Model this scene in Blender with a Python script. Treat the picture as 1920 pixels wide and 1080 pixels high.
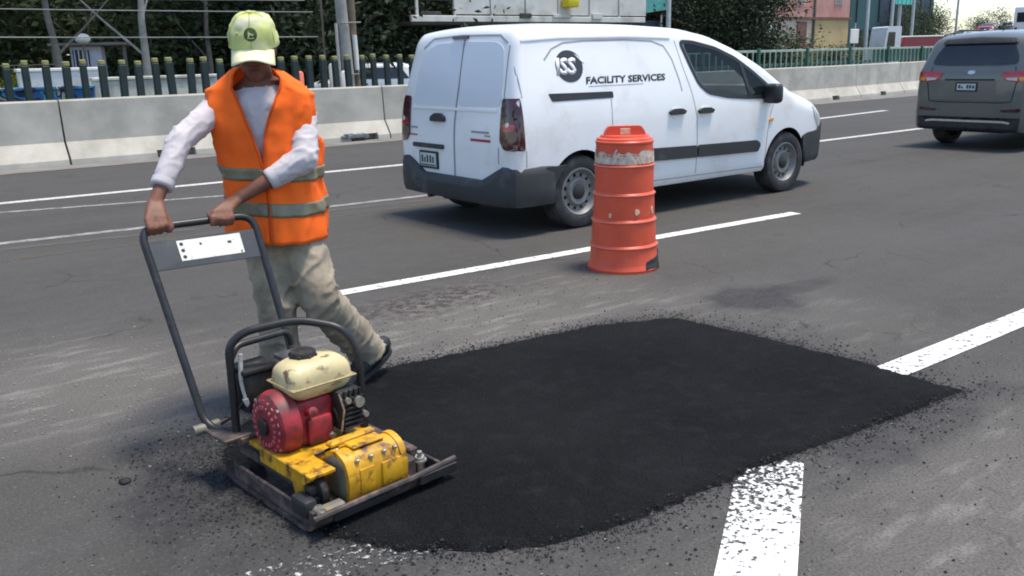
import bpy, bmesh, math, random
from math import sin, cos, pi, radians, sqrt
from mathutils import Vector, Matrix, noise
from mathutils.bvhtree import BVHTree

for o in list(bpy.data.objects):
    bpy.data.objects.remove(o)
SC = bpy.context.scene
COL = SC.collection
rnd = random.Random(7)

# ------------------------------------------------------------------ camera, light, exposure
# world axes: X runs along the road, Y away from the camera across it, Z up; metres
AZ, PITCH, ROLL, CAM_H, FPX = 0.920716, 0.255419, -0.0252393, 1.49727, 1652.5
def cam_axes():
    fw = Vector((0, cos(PITCH), -sin(PITCH))); r = Vector((1, 0, 0)); u = r.cross(fw)
    c, s = cos(ROLL), sin(ROLL)
    r2 = c * r + s * u; u2 = -s * r + c * u
    dd = Vector((sin(AZ), cos(AZ), 0)); nn = Vector((-cos(AZ), sin(AZ), 0))
    t = lambda v: Vector((v.dot(dd), v.dot(nn), v.z))
    return t(r2), t(u2), t(fw)
_r, _u, _f = cam_axes()
cd = bpy.data.cameras.new("camera"); cam = bpy.data.objects.new("camera", cd); COL.objects.link(cam)
M = Matrix.Identity(4)
for i in range(3):
    M[i][0], M[i][1], M[i][2] = _r[i], _u[i], -_f[i]
M[2][3] = CAM_H
cam.matrix_world = M
cd.sensor_width = 36; cd.lens = FPX / 1920 * 36; cd.clip_start = 0.05; cd.clip_end = 3000
SC.camera = cam

SUN_DIR = Vector((0.34, -0.24, 1.62)).normalized()          # towards the sun
w = bpy.data.worlds.new("World"); SC.world = w; w.use_nodes = True
nt = w.node_tree
sky = nt.nodes.new("ShaderNodeTexSky"); sky.sky_type = 'NISHITA'; sky.sun_disc = False
sky.sun_elevation = math.asin(SUN_DIR.z); sky.sun_rotation = math.atan2(SUN_DIR.x, SUN_DIR.y)
sky.air_density = 1.0; sky.dust_density = 1.0; sky.ozone_density = 1.2
nt.links.new(sky.outputs[0], nt.nodes["Background"].inputs[0])
nt.nodes["Background"].inputs[1].default_value = 0.15
sl = bpy.data.lights.new("sun", 'SUN'); sl.energy = 2.7; sl.angle = radians(14.0); sl.color = (1.0, 0.925, 0.80)
so = bpy.data.objects.new("sun", sl); COL.objects.link(so)
so.rotation_euler = SUN_DIR.to_track_quat('Z', 'Y').to_euler(); so.location = (0, 0, 30)
SC.view_settings.view_transform = 'Standard'; SC.view_settings.look = 'None'
SC.view_settings.exposure = 0.80; SC.view_settings.gamma = 1.0
SC.view_settings.use_curve_mapping = False
SC.render.engine = 'CYCLES'
SC.cycles.filter_width = 1.9

# ------------------------------------------------------------------ materials
MATS = {}
def nodes_of(name, rough=0.6, metal=0.0, spec=0.5):
    m = bpy.data.materials.new(name); m.use_nodes = True
    b = m.node_tree.nodes["Principled BSDF"]
    b.inputs["Roughness"].default_value = rough; b.inputs["Metallic"].default_value = metal
    b.inputs["Specular IOR Level"].default_value = spec
    return m, m.node_tree, b
def N(t, typ, **kw):
    n = t.nodes.new(typ)
    for k, v in kw.items():
        if k.startswith("i_"):
            key = k[2:]
            n.inputs[int(key) if key.isdigit() else key].default_value = v
        else:
            setattr(n, k, v)
    return n
def L(t, a, b): t.links.new(a, b)
def c4(c): return (c[0], c[1], c[2], 1)
def noise_fac(t, vec, scale, detail=4, lo=0.35, hi=0.65, rough=0.6):
    n = N(t, "ShaderNodeTexNoise", i_Scale=scale, i_Detail=detail, i_Roughness=rough)
    L(t, vec, n.inputs["Vector"])
    r = N(t, "ShaderNodeMapRange"); r.inputs[1].default_value = lo; r.inputs[2].default_value = hi
    L(t, n.outputs[0], r.inputs[0])
    return r.outputs[0]
def mixc(t, fac, a, b, mode='MIX'):
    m = N(t, "ShaderNodeMix", data_type='RGBA', blend_type=mode)
    if isinstance(fac, (int, float)): m.inputs[0].default_value = fac
    else: L(t, fac, m.inputs[0])
    for s, v in ((6, a), (7, b)):
        if isinstance(v, (tuple, list)): m.inputs[s].default_value = c4(v)
        else: L(t, v, m.inputs[s])
    return m.outputs[2]
def mth(t, op, a, b=None, clamp=False):
    m = N(t, "ShaderNodeMath", operation=op, use_clamp=clamp)
    for i, v in enumerate((a, b)):
        if v is None: continue
        if isinstance(v, (int, float)): m.inputs[i].default_value = v
        else: L(t, v, m.inputs[i])
    return m.outputs[0]
def mat(name, col, rough=0.6, metal=0.0, var=0.12, vscale=6.0, dirt=None, bump=None, coat=0.0, spec=0.5):
    """base colour with soft variation; dirt = (colour, scale, lo, hi); bump = (scale, strength, distance)"""
    if name in MATS: return MATS[name]
    m, t, b = nodes_of(name, rough, metal, spec)
    tc = N(t, "ShaderNodeTexCoord")
    v = tc.outputs["Object"]
    f = noise_fac(t, v, vscale)
    c = mixc(t, f, tuple(x * (1 - var) for x in col), tuple(min(1, x * (1 + var)) for x in col))
    if dirt:
        f2 = noise_fac(t, v, dirt[1], 6, dirt[2], dirt[3])
        c = mixc(t, f2, c, dirt[0])
    L(t, c, b.inputs["Base Color"])
    if bump:
        n = N(t, "ShaderNodeTexNoise", i_Scale=bump[0], i_Detail=4.0); L(t, v, n.inputs["Vector"])
        bp = N(t, "ShaderNodeBump", i_Strength=bump[1], i_Distance=bump[2]); L(t, n.outputs[0], bp.inputs["Height"])
        L(t, bp.outputs[0], b.inputs["Normal"])
    b.inputs["Coat Weight"].default_value = coat
    MATS[name] = m
    return m
def ellipse(t, pos, cx, cy, rx, ry, soft=0.6, wob=0.5, wscale=2.0):
    """0..1 mask of an irregular blotch on the ground at (cx, cy)"""
    sub = N(t, "ShaderNodeVectorMath", operation='SUBTRACT'); L(t, pos, sub.inputs[0]); sub.inputs[1].default_value = (cx, cy, 0)
    mul = N(t, "ShaderNodeVectorMath", operation='MULTIPLY'); L(t, sub.outputs[0], mul.inputs[0]); mul.inputs[1].default_value = (1 / rx, 1 / ry, 0)
    ln = N(t, "ShaderNodeVectorMath", operation='LENGTH'); L(t, mul.outputs[0], ln.inputs[0])
    n = N(t, "ShaderNodeTexNoise", i_Scale=wscale, i_Detail=5.0); L(t, pos, n.inputs["Vector"])
    a = mth(t, 'ADD', ln.outputs[1], mth(t, 'MULTIPLY', mth(t, 'SUBTRACT', n.outputs[0], 0.5), wob * 2))
    r = N(t, "ShaderNodeMapRange"); r.inputs[1].default_value = 1.0; r.inputs[2].default_value = 1.0 - soft
    L(t, a, r.inputs[0])
    return r.outputs[0]

def road_material():
    m, t, b = nodes_of("old_asphalt", 0.92, 0, 0.22)
    tc = N(t, "ShaderNodeTexCoord"); v = tc.outputs["Object"]
    c = mixc(t, noise_fac(t, v, 0.35, 4), (0.061, 0.0575, 0.0500), (0.078, 0.0730, 0.0640))
    # tyre-polished bands run along the lanes
    mp = N(t, "ShaderNodeMapping"); mp.inputs["Scale"].default_value = (0.12, 1.6, 1); L(t, v, mp.inputs[0])
    c = mixc(t, mth(t, 'MULTIPLY', noise_fac(t, mp.outputs[0], 1.0, 3, .4, .62), 0.45), c, (0.088, 0.084, 0.083))
    mp2 = N(t, "ShaderNodeMapping"); mp2.inputs["Scale"].default_value = (2.2, 9, 1); mp2.inputs["Rotation"].default_value = (0, 0, 0.12); L(t, v, mp2.inputs[0])
    streak = noise_fac(t, mp2.outputs[0], 1.2, 6, .52, .74)
    # the works area: dusty, scraped, lighter
    for cx, cy, rx, ry, amt in ((2.9, 4.25, 2.0, 0.90, 1.0), (3.0, 3.75, 1.2, .22, .8), (4.3, 3.0, 0.8, 1.2, .5), (0.75, 4.6, 0.95, 1.3, .9), (3.0, 1.1, 2.6, .85, .85), (1.0, 2.1, .8, .5, .35)):
        e = ellipse(t, v, cx, cy, rx, ry, 0.8, 0.45, 1.6)
        c = mixc(t, mth(t, 'MULTIPLY', e, 0.8 * amt), c, (0.150, 0.137, 0.122))
        c = mixc(t, mth(t, 'MULTIPLY', mth(t, 'MULTIPLY', e, streak), amt), c, (0.25, 0.235, 0.212))
    # reddish brown scraped patch beside the line
    e = ellipse(t, v, 2.85, 4.65, 1.0, 0.42, 0.7, 0.5, 2.2)
    c = mixc(t, mth(t, 'MULTIPLY', mth(t, 'MULTIPLY', e, noise_fac(t, v, 14, 6, .46, .56)), 0.95), c, (0.044, 0.031, 0.029))
    # binder smears and dark scatter round the repair
    for cx, cy, rx, ry, amt in ((4.42, 3.32, 0.42, 0.36, .8), (4.85, 3.3, 0.45, 0.12, .5), (2.3, 2.6, 2.2, 1.25, .45), (0.92, 3.15, .36, .50, .85), (3.3, 1.65, 0.9, .2, .55), (1.0, 2.6, .45, .6, .5)):
        e = ellipse(t, v, cx, cy, rx, ry, 0.45, 0.55, 2.6)
        c = mixc(t, mth(t, 'MULTIPLY', e, amt), c, (0.026, 0.0255, 0.028))
    # hairline cracks and old repairs, only in places
    ds = N(t, "ShaderNodeTexNoise", i_Scale=1.8, i_Detail=4.0); L(t, v, ds.inputs["Vector"])
    va = N(t, "ShaderNodeVectorMath", operation='ADD'); vs = N(t, "ShaderNodeVectorMath", operation='SCALE'); vs.inputs[3].default_value = .55
    L(t, ds.outputs[1], vs.inputs[0]); L(t, v, va.inputs[0]); L(t, vs.outputs[0], va.inputs[1])
    ve = N(t, "ShaderNodeTexVoronoi", i_Scale=0.75, feature='DISTANCE_TO_EDGE'); L(t, va.outputs[0], ve.inputs["Vector"])
    ck = N(t, "ShaderNodeMapRange"); ck.inputs[1].default_value = .010; ck.inputs[2].default_value = .002; L(t, ve.outputs[0], ck.inputs[0])
    c = mixc(t, mth(t, 'MULTIPLY', mth(t, 'MULTIPLY', ck.outputs[0], noise_fac(t, v, .8, 3, .5, .6)), .75), c, (0.022, 0.022, 0.021))
    # oil drips along the middle of the lanes
    vo2 = N(t, "ShaderNodeTexVoronoi", i_Scale=1.3); L(t, va.outputs[0], vo2.inputs["Vector"])
    od = N(t, "ShaderNodeMapRange"); od.inputs[1].default_value = .10; od.inputs[2].default_value = .03; L(t, vo2.outputs[0], od.inputs[0])
    c = mixc(t, mth(t, 'MULTIPLY', od.outputs[0], .40), c, (0.030, 0.029, 0.029))
    # mottling and aggregate
    c = mixc(t, mth(t, 'MULTIPLY', noise_fac(t, v, 7, 6, .42, .70, .75), .40), c, (0.100, 0.096, 0.090))
    lt = noise_fac(t, v, 60, 2, .58, .70)
    c = mixc(t, mth(t, 'MULTIPLY', lt, 0.35), c, (0.17, 0.16, 0.15))
    sp = noise_fac(t, v, 95, 2, .42, .62)
    c = mixc(t, mth(t, 'MULTIPLY', sp, 0.42), c, (0.028, 0.028, 0.028))
    vo = N(t, "ShaderNodeTexVoronoi", i_Scale=38.0); L(t, v, vo.inputs["Vector"])
    rr = N(t, "ShaderNodeMapRange"); rr.inputs[1].default_value = .16; rr.inputs[2].default_value = .06; L(t, vo.outputs[0], rr.inputs[0])
    near = ellipse(t, v, 2.4, 1.6, 2.6, 1.3, 0.8, 0.3, 1.0)
    c = mixc(t, mth(t, 'MULTIPLY', mth(t, 'MULTIPLY', rr.outputs[0], near), 0.7), c, (0.015, 0.015, 0.015))
    L(t, c, b.inputs["Base Color"])
    n = N(t, "ShaderNodeTexNoise", i_Scale=70.0, i_Detail=5.0); L(t, v, n.inputs["Vector"])
    bp = N(t, "ShaderNodeBump", i_Strength=0.55, i_Distance=0.006); L(t, n.outputs[0], bp.inputs["Height"]); L(t, bp.outputs[0], b.inputs["Normal"])
    return m
def patch_material():
    m, t, b = nodes_of("fresh_asphalt", 0.92, 0, 0.12)
    v = N(t, "ShaderNodeTexCoord").outputs["Object"]
    c = mixc(t, noise_fac(t, v, 1.6, 6, .38, .64), (0.0040, 0.0043, 0.0048), (0.0095, 0.0098, 0.0103))
    c = mixc(t, mth(t, 'MULTIPLY', noise_fac(t, v, 11, 5, .52, .72), .5), c, (0.020, 0.020, 0.021))
    vo = N(t, "ShaderNodeTexVoronoi", i_Scale=110.0); L(t, v, vo.inputs["Vector"])
    c = mixc(t, mth(t, 'MULTIPLY', vo.outputs["Color"], 0.30), c, (0.022, 0.022, 0.023))
    L(t, c, b.inputs["Base Color"])
    n = N(t, "ShaderNodeTexNoise", i_Scale=130.0, i_Detail=4.0); L(t, v, n.inputs["Vector"])
    h = mth(t, 'ADD', n.outputs[0], mth(t, 'MULTIPLY', vo.outputs[0], -0.8))
    bp = N(t, "ShaderNodeBump", i_Strength=0.9, i_Distance=0.012); L(t, h, bp.inputs["Height"]); L(t, bp.outputs[0], b.inputs["Normal"])
    return m
def paint_material(name, wear_lo, wear_hi, scale, col=(0.80, 0.80, 0.77), stretch=(1, 1, 1), more=None):
    """road paint worn through in flakes"""
    m, t, b = nodes_of(name, 0.75, 0, 0.3)
    v = N(t, "ShaderNodeTexCoord").outputs["Object"]
    mp = N(t, "ShaderNodeMapping"); mp.inputs["Scale"].default_value = stretch; L(t, v, mp.inputs[0])
    c = mixc(t, noise_fac(t, v, 9, 5), tuple(x * 0.8 for x in col), col)
    L(t, c, b.inputs["Base Color"])
    n = N(t, "ShaderNodeTexNoise", i_Scale=scale, i_Detail=6.0, i_Roughness=0.7); L(t, mp.outputs[0], n.inputs["Vector"])
    src = n.outputs[0]
    if more:                                              # wear that grows along Y, towards the repair
        sp = N(t, "ShaderNodeSeparateXYZ"); L(t, v, sp.inputs[0])
        src = mth(t, 'SUBTRACT', src, mth(t, 'MULTIPLY', mth(t, 'SUBTRACT', sp.outputs[1], more[0], True), more[1]))
    r = N(t, "ShaderNodeMapRange"); r.inputs[1].default_value = wear_lo; r.inputs[2].default_value = wear_hi; L(t, src, r.inputs[0])
    tr = N(t, "ShaderNodeBsdfTransparent"); mx = N(t, "ShaderNodeMixShader")
    L(t, r.outputs[0], mx.inputs[0]); L(t, tr.outputs[0], mx.inputs[1]); L(t, b.outputs[0], mx.inputs[2])
    L(t, mx.outputs[0], t.nodes["Material Output"].inputs[0])
    return m
def glass_material(name, tint, see):
    """car glass: glossy pane that lets part of the light through"""
    m, t, b = nodes_of(name, 0.04, 0, 0.6)
    b.inputs["Base Color"].default_value = c4(tint)
    v = N(t, "ShaderNodeTexCoord").outputs["Object"]
    L(t, mixc(t, noise_fac(t, v, 3), tint, tuple(x * 1.3 for x in tint)), b.inputs["Base Color"])
    tr = N(t, "ShaderNodeBsdfTransparent"); tr.inputs[0].default_value = (0.62, 0.68, 0.68, 1); mx = N(t, "ShaderNodeMixShader"); mx.inputs[0].default_value = 1 - see
    L(t, tr.outputs[0], mx.inputs[1]); L(t, b.outputs[0], mx.inputs[2])
    L(t, mx.outputs[0], t.nodes["Material Output"].inputs[0])
    return m

WHITE = mat("white_paint", (0.80, 0.80, 0.79), 0.30, var=0.03, vscale=1.5, coat=0.35, dirt=((0.56, 0.52, 0.45), 2.4, 0.54, 0.90))
GREYPAINT = mat("taupe_metallic_paint", (0.125, 0.130, 0.120), 0.30, 0.35, var=0.06, vscale=2, coat=0.5)
PLASTIC = mat("dark_grey_plastic", (0.031, 0.033, 0.035), 0.62, var=0.12, vscale=5, dirt=((0.11, 0.105, 0.10), 4, 0.55, 0.8))
BLACKP = mat("black_plastic", (0.018, 0.018, 0.020), 0.5, var=0.2)
SEAM = mat("panel_gap", (0.30, 0.30, 0.31), 0.8, var=0.05)
DARKSEAM = mat("dark_panel_gap", (0.02, 0.02, 0.022), 0.8, var=0.05)
RUBBER = mat("tyre_rubber", (0.028, 0.028, 0.029), 0.85, var=0.2, vscale=8, dirt=((0.085, 0.08, 0.075), 7, 0.5, 0.75))
STEEL = mat("grey_steel_wheel", (0.20, 0.20, 0.195), 0.55, 0.35, var=0.15, vscale=9, dirt=((0.16, 0.14, 0.12), 9, 0.5, 0.75))
GLASS = glass_material("van_glass", (0.03, 0.045, 0.05), 0.72)
DKGLASS = mat("tinted_glass", (0.020, 0.026, 0.032), 0.08, var=0.2, vscale=2, spec=0.6)
REDLENS = mat("red_lens", (0.42, 0.012, 0.022), 0.15, var=0.2, vscale=14, coat=0.6)
DKREDLENS = mat("smoked_red_lens", (0.050, 0.008, 0.014), 0.12, var=0.4, vscale=9, coat=0.6)
CLEARLENS = mat("clear_lens", (0.62, 0.60, 0.60), 0.12, var=0.1, vscale=14, coat=0.6)
AMBER = mat("amber_lens", (0.75, 0.28, 0.02), 0.15, var=0.15, vscale=14, coat=0.6)
INTERIOR = mat("cab_interior", (0.035, 0.036, 0.038), 0.8, var=0.2)
PLATE = mat("plate_white", (0.50, 0.54, 0.52), 0.5, var=0.12, vscale=20)
INK = mat("dark_print", (0.030, 0.034, 0.040), 0.5, var=0.1)
REDINK = mat("red_print", (0.35, 0.03, 0.06), 0.5, var=0.1)
WHITEINK = mat("white_print", (0.80, 0.80, 0.80), 0.5, var=0.02)
CHROME = mat("dull_chrome", (0.55, 0.55, 0.55), 0.25, 0.9, var=0.1)
CONCRETE = mat("barrier_concrete", (0.42, 0.395, 0.335), 0.9, var=0.16, vscale=1.6, dirt=((0.27, 0.25, 0.21), 1.1, 0.52, 0.85), bump=(40, 0.35, 0.004))
GUTTER = mat("gutter_concrete", (0.17, 0.160, 0.145), 0.9, var=0.2, vscale=2.5, dirt=((0.08, 0.076, 0.07), 2.0, 0.5, 0.8), bump=(30, 0.4, 0.005))
ORANGEP = mat("orange_plastic", (0.66, 0.085, 0.036), 0.45, var=0.10, vscale=5, dirt=((0.42, 0.06, 0.035), 5.0, 0.56, 0.80))
ORANGEEDGE = mat("scuffed_orange_edge", (0.80, 0.20, 0.13), 0.55, var=0.15, vscale=20)
TUBE = mat("black_tube_paint", (0.022, 0.022, 0.023), 0.42, 0.2, var=0.25, vscale=18, dirt=((0.10, 0.075, 0.06), 14, 0.6, 0.78))
PANELGREY = mat("grey_panel_paint", (0.055, 0.058, 0.062), 0.5, 0.1, var=0.15, vscale=9, dirt=((0.11, 0.10, 0.09), 9, 0.58, 0.8))
RUSTY = mat("dirty_base_steel", (0.060, 0.047, 0.043), 0.65, 0.25, var=0.35, vscale=16, dirt=((0.20, 0.135, 0.115), 17, 0.48, 0.70), bump=(60, 0.4, 0.003))
YELLOW = mat("yellow_machine_paint", (0.60, 0.31, 0.010), 0.50, var=0.30, vscale=9, dirt=((0.10, 0.035, 0.012), 17, 0.50, 0.66), bump=(45, 0.3, 0.002))
REDM = mat("red_engine_paint", (0.27, 0.016, 0.026), 0.55, var=0.30, vscale=12, dirt=((0.04, 0.018, 0.018), 13, 0.47, 0.66))
CREAM = mat("cream_tank_paint", (0.60, 0.50, 0.27), 0.42, var=0.16, vscale=9, dirt=((0.13, 0.07, 0.03), 18, 0.56, 0.68), bump=(30, .2, .002))
ENGBLACK = mat("sooty_engine_black", (0.020, 0.019, 0.018), 0.6, 0.2, var=0.35, vscale=20, dirt=((0.10, 0.075, 0.05), 22, 0.58, 0.72))
BAREM = mat("bare_bolt_metal", (0.45, 0.43, 0.38), 0.4, 0.7, var=0.2, vscale=30, dirt=((0.10, 0.08, 0.06), 30, 0.5, 0.7))
GREYEND = mat("scuffed_grey_steel", (0.17, 0.16, 0.13), 0.6, 0.2, var=0.25, vscale=18, dirt=((0.28, 0.19, 0.03), 12, 0.58, 0.7))

def cloth(name, col, scale=900, rough=0.9, dirt=None, var=0.08, vs=7):
    return mat(name, col, rough, var=var, vscale=vs, dirt=dirt, bump=(scale, 0.15, 0.001), spec=0.2)
SKIN = mat("tanned_skin", (0.175, 0.072, 0.045), 0.55, var=0.16, vscale=18, spec=0.35)
SHIRT = cloth("off_white_shirt", (0.52, 0.48, 0.49), dirt=((0.50, 0.46, 0.45), 9, 0.58, 0.85))
VEST = cloth("orange_vest", (0.97, 0.15, 0.020), var=0.07)
VESTB = cloth("vest_edge_binding", (0.62, 0.085, 0.012))
BAND = mat("grey_reflective_tape", (0.20, 0.18, 0.115), 0.45, 0.15, var=0.12, vscale=10)
KHAKI = cloth("khaki_cloth", (0.34, 0.29, 0.215), dirt=((0.14, 0.115, 0.085), 6, 0.46, 0.72), var=0.12)
CAPM = cloth("lime_cap", (0.50, 0.54, 0.19), dirt=((0.60, 0.59, 0.44), 13, 0.46, 0.66), var=0.1, vs=20)
BRIMM = cloth("pale_cap_brim", (0.74, 0.70, 0.44), dirt=((0.60, 0.58, 0.40), 12, 0.55, 0.8))
CAPSEAM = cloth("cap_stitching", (0.36, 0.44, 0.16))
BADGE = mat("dark_green_badge", (0.05, 0.085, 0.015), 0.7, var=0.3, vscale=60)
SHOE = mat("black_boot_rubber", (0.016, 0.016, 0.018), 0.65, var=0.2)
HAIR = mat("black_hair", (0.012, 0.010, 0.009), 0.6, var=0.3, vscale=50)

# ------------------------------------------------------------------ mesh helpers
class MB:
    def __init__(self): self.bm = bmesh.new()
    def _xf(self, verts, mtx):
        if mtx is not None: bmesh.ops.transform(self.bm, matrix=mtx, verts=verts)
    def box(self, c, s, bevel=0.0, seg=2, mtx=None, rot=None):
        r = bmesh.ops.create_cube(self.bm, size=1.0)
        vs = r['verts']
        bmesh.ops.scale(self.bm, vec=s, verts=vs)
        if bevel > 0:
            es = list({e for v in vs for e in v.link_edges})
            g = bmesh.ops.bevel(self.bm, geom=es, offset=bevel, segments=seg, affect='EDGES', profile=0.5)
            vs = list({v for f in g['faces'] for v in f.verts} | {v for v in vs if v.is_valid})
        if rot is not None: bmesh.ops.rotate(self.bm, cent=(0, 0, 0), matrix=rot, verts=vs)
        bmesh.ops.translate(self.bm, vec=c, verts=vs)
        self._xf(vs, mtx)
        return vs
    def ring(self, pts): return [self.bm.verts.new(p) for p in pts]
    def skin(self, rings, closed=True, cap0=True, cap1=True):
        n = len(rings[0])
        for a, b in zip(rings, rings[1:]):
            for i in range(n if closed else n - 1):
                j = (i + 1) % n
                self.bm.faces.new((a[i], a[j], b[j], b[i]))
        if closed and cap0: self.bm.faces.new(list(reversed(rings[0])))
        if closed and cap1: self.bm.faces.new(rings[-1])
    def tube(self, path, r, n=10, radii=None):
        path = [Vector(p) for p in path]
        rings = []
        t0 = (path[1] - path[0]).normalized()
        up = Vector((0, 0, 1)) if abs(t0.z) < 0.9 else Vector((1, 0, 0))
        nrm = t0.cross(up).normalized()
        for i, p in enumerate(path):
            a = path[max(0, i - 1)]; b = path[min(len(path) - 1, i + 1)]
            t = (b - a).normalized()
            nrm = (nrm - t * nrm.dot(t)).normalized(); bi = t.cross(nrm)
            rr = radii[i] if radii else r
            rings.append(self.ring([p + (nrm * cos(2 * pi * k / n) + bi * sin(2 * pi * k / n)) * rr for k in range(n)]))
        self.skin(rings)
    def cyl(self, p0, p1, r0, r1=None, n=20):
        self.tube([p0, p1], r0, n, [r0, r0 if r1 is None else r1])
    def lathe(self, prof, n=32, mtx=None, axis='Z', cap0=True, cap1=True):
        rings = []
        for r, z in prof:
            pts = []
            for k in range(n):
                a = 2 * pi * k / n
                if axis == 'Z': p = Vector((r * cos(a), r * sin(a), z))
                elif axis == 'Y': p = Vector((r * cos(a), z, -r * sin(a)))
                else: p = Vector((z, r * cos(a), r * sin(a)))
                pts.append(mtx @ p if mtx is not None else p)
            rings.append(self.ring(pts))
        self.skin(rings, True, cap0, cap1)
    def prism(self, poly, d0, d1, axis='Y'):
        def P(a, b, d):
            return {'Y': (a, d, b), 'X': (d, a, b), 'Z': (a, b, d)}[axis]
        a = self.ring([P(x, y, d0) for x, y in poly]); b = self.ring([P(x, y, d1) for x, y in poly])
        self.skin([a, b])
    def sphere(self, c, r, sc=(1, 1, 1), u=16, v=10, rot=None):
        g = bmesh.ops.create_uvsphere(self.bm, u_segments=u, v_segments=v, radius=r)
        bmesh.ops.scale(self.bm, vec=sc, verts=g['verts'])
        if rot is not None: bmesh.ops.rotate(self.bm, cent=(0, 0, 0), matrix=rot, verts=g['verts'])
        bmesh.ops.translate(self.bm, vec=c, verts=g['verts'])
    def mesh(self, name, ang=35):
        bmesh.ops.recalc_face_normals(self.bm, faces=self.bm.faces)
        me = bpy.data.meshes.new(name); self.bm.to_mesh(me); self.bm.free()
        shade(me, ang)
        return me
    def obj(self, name, material, parent=None, ang=35, loc=None):
        return link(name, self.mesh(name, ang), material, parent, loc)
def shade(me, ang=35):
    if len(me.polygons) == 0: return
    me.polygons.foreach_set("use_smooth", [True] * len(me.polygons))
    if ang < 180: me.set_sharp_from_angle(angle=radians(ang))
def link(name, me, material=None, parent=None, loc=None):
    if material is not None and len(me.materials) == 0: me.materials.append(material)
    o = bpy.data.objects.new(name, me); COL.objects.link(o)
    if parent is not None: o.parent = parent
    if loc is not None: o.location = loc
    return o
def thing(name, label, cat, loc=(0, 0, 0), rotz=0.0, group=None):
    o = bpy.data.objects.new(name, None); COL.objects.link(o); o.empty_display_size = 0.2
    o.location = loc; o.rotation_euler = (0, 0, rotz)
    return tag(o, label, cat, group)
def tag(o, label=None, cat=None, group=None, kind=None):
    if label: o["label"] = label
    if cat: o["category"] = cat
    if group: o["group"] = group
    if kind: o["kind"] = kind
    return o
def copy_tree(o, parent=None):
    c = o.copy(); COL.objects.link(c)
    if parent is not None: c.parent = parent
    for ch in list(o.children): copy_tree(ch, c)
    return c
def rounded(path, rad, n=6):
    """polyline with its inner corners rounded"""
    P = [Vector(p) for p in path]; out = [P[0]]
    for a, b, c in zip(P, P[1:], P[2:]):
        d1 = (a - b); d2 = (c - b)
        k = min(rad, d1.length * 0.49, d2.length * 0.49)
        s = b + d1.normalized() * k; e = b + d2.normalized() * k
        for i in range(n + 1):
            t = i / n
            out.append(s * (1 - t) ** 2 + b * 2 * t * (1 - t) + e * t ** 2)
    out.append(P[-1]); return out
def round2(poly, rad, n=4):
    out = []; m = len(poly)
    for i in range(m):
        a, b, c = (Vector(poly[i - 1]), Vector(poly[i]), Vector(poly[(i + 1) % m]))
        d1 = a - b; d2 = c - b; k = min(rad, d1.length * .45, d2.length * .45)
        s = b + d1.normalized() * k; e = b + d2.normalized() * k
        for j in range(n + 1):
            t = j / n; q = s * (1 - t) ** 2 + b * 2 * t * (1 - t) + e * t ** 2
            out.append((q.x, q.y))
    return out
def evaluated(o):
    dg = bpy.context.evaluated_depsgraph_get(); dg.update()
    e = o.evaluated_get(dg)
    return bpy.data.meshes.new_from_object(e, depsgraph=dg)
def remeshed(mb, name, voxel, smooth=2, disp=None):
    """one continuous skin over the overlapping volumes in mb; disp(v, n) -> offset along the normal"""
    me = bpy.data.meshes.new(name); bmesh.ops.recalc_face_normals(mb.bm, faces=mb.bm.faces); mb.bm.to_mesh(me); mb.bm.free()
    o = bpy.data.objects.new(name, me); COL.objects.link(o)
    md = o.modifiers.new("r", 'REMESH'); md.mode = 'VOXEL'; md.voxel_size = voxel
    s = o.modifiers.new("s", 'SMOOTH'); s.iterations = smooth; s.factor = 0.5
    out = evaluated(o); bpy.data.objects.remove(o)
    if disp:
        nr = [v.normal.copy() for v in out.vertices]
        for v, n_ in zip(out.vertices, nr): v.co += n_ * disp(v.co, n_)
    shade(out, 180); out.name = name
    return out
def capsule(mb, pts, radii, n=14, sub=4):
    """tapered round limb along pts with rounded ends"""
    P = [Vector(p) for p in pts]
    path = []; rad = []
    d0 = (P[0] - P[1]).normalized(); d1 = (P[-1] - P[-2]).normalized()
    for k in (0.98, 0.85, 0.55): path.append(P[0] + d0 * radii[0] * k); rad.append(radii[0] * sqrt(1 - k * k))
    for i in range(len(P) - 1):
        for s in range(sub):
            t = s / sub
            p0 = P[max(0, i - 1)]; p1 = P[i]; p2 = P[i + 1]; p3 = P[min(len(P) - 1, i + 2)]
            q = 0.5 * (2 * p1 + (p2 - p0) * t * .6 + (2 * p0 - 5 * p1 + 4 * p2 - p3) * 0 * t) if False else p1.lerp(p2, t)
            path.append(q); rad.append(radii[i] * (1 - t) + radii[i + 1] * t)
    path.append(P[-1]); rad.append(radii[-1])
    for k in (0.55, 0.85, 0.98): path.append(P[-1] + d1 * radii[-1] * k); rad.append(radii[-1] * sqrt(1 - k * k))
    mb.tube(path, 0, n, rad)
def fbm(p, s, seed=0.0):
    return noise.fractal(Vector(p) * s + Vector((seed, seed * 1.7, -seed)), 1.0, 2.0, 3)

# ------------------------------------------------------------------ ground, road, markings
def sheet(name, poly, z, material, kind="structure", label=None):
    mb = MB(); mb.bm.faces.new(mb.ring([(x, y, z) for x, y in poly]))
    o = mb.obj(name, material)
    for p in o.data.polygons:
        if p.normal.z < 0: o.data.flip_normals(); break
    tag(o, label, None, None, kind); return o
VERGE = mat("dusty_verge", (0.085, 0.085, 0.05), 0.95, var=0.35, vscale=0.6, dirt=((0.16, 0.145, 0.115), 0.25, 0.45, 0.65), bump=(5, 0.4, 0.03))
sheet("ground", [(-400, -400), (900, -400), (900, 900), (-400, 900)], -0.03, VERGE)
sheet("road", [(-60, -8), (400, -8), (400, 15.35), (-60, 15.35)], 0.0, road_material())
PAINT = paint_material("white_road_paint", 0.36, 0.46, 30, (0.72, 0.71, 0.67))
PAINT_FAR = paint_material("dull_road_paint", 0.30, 0.46, 16, (0.56, 0.55, 0.52))
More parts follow.
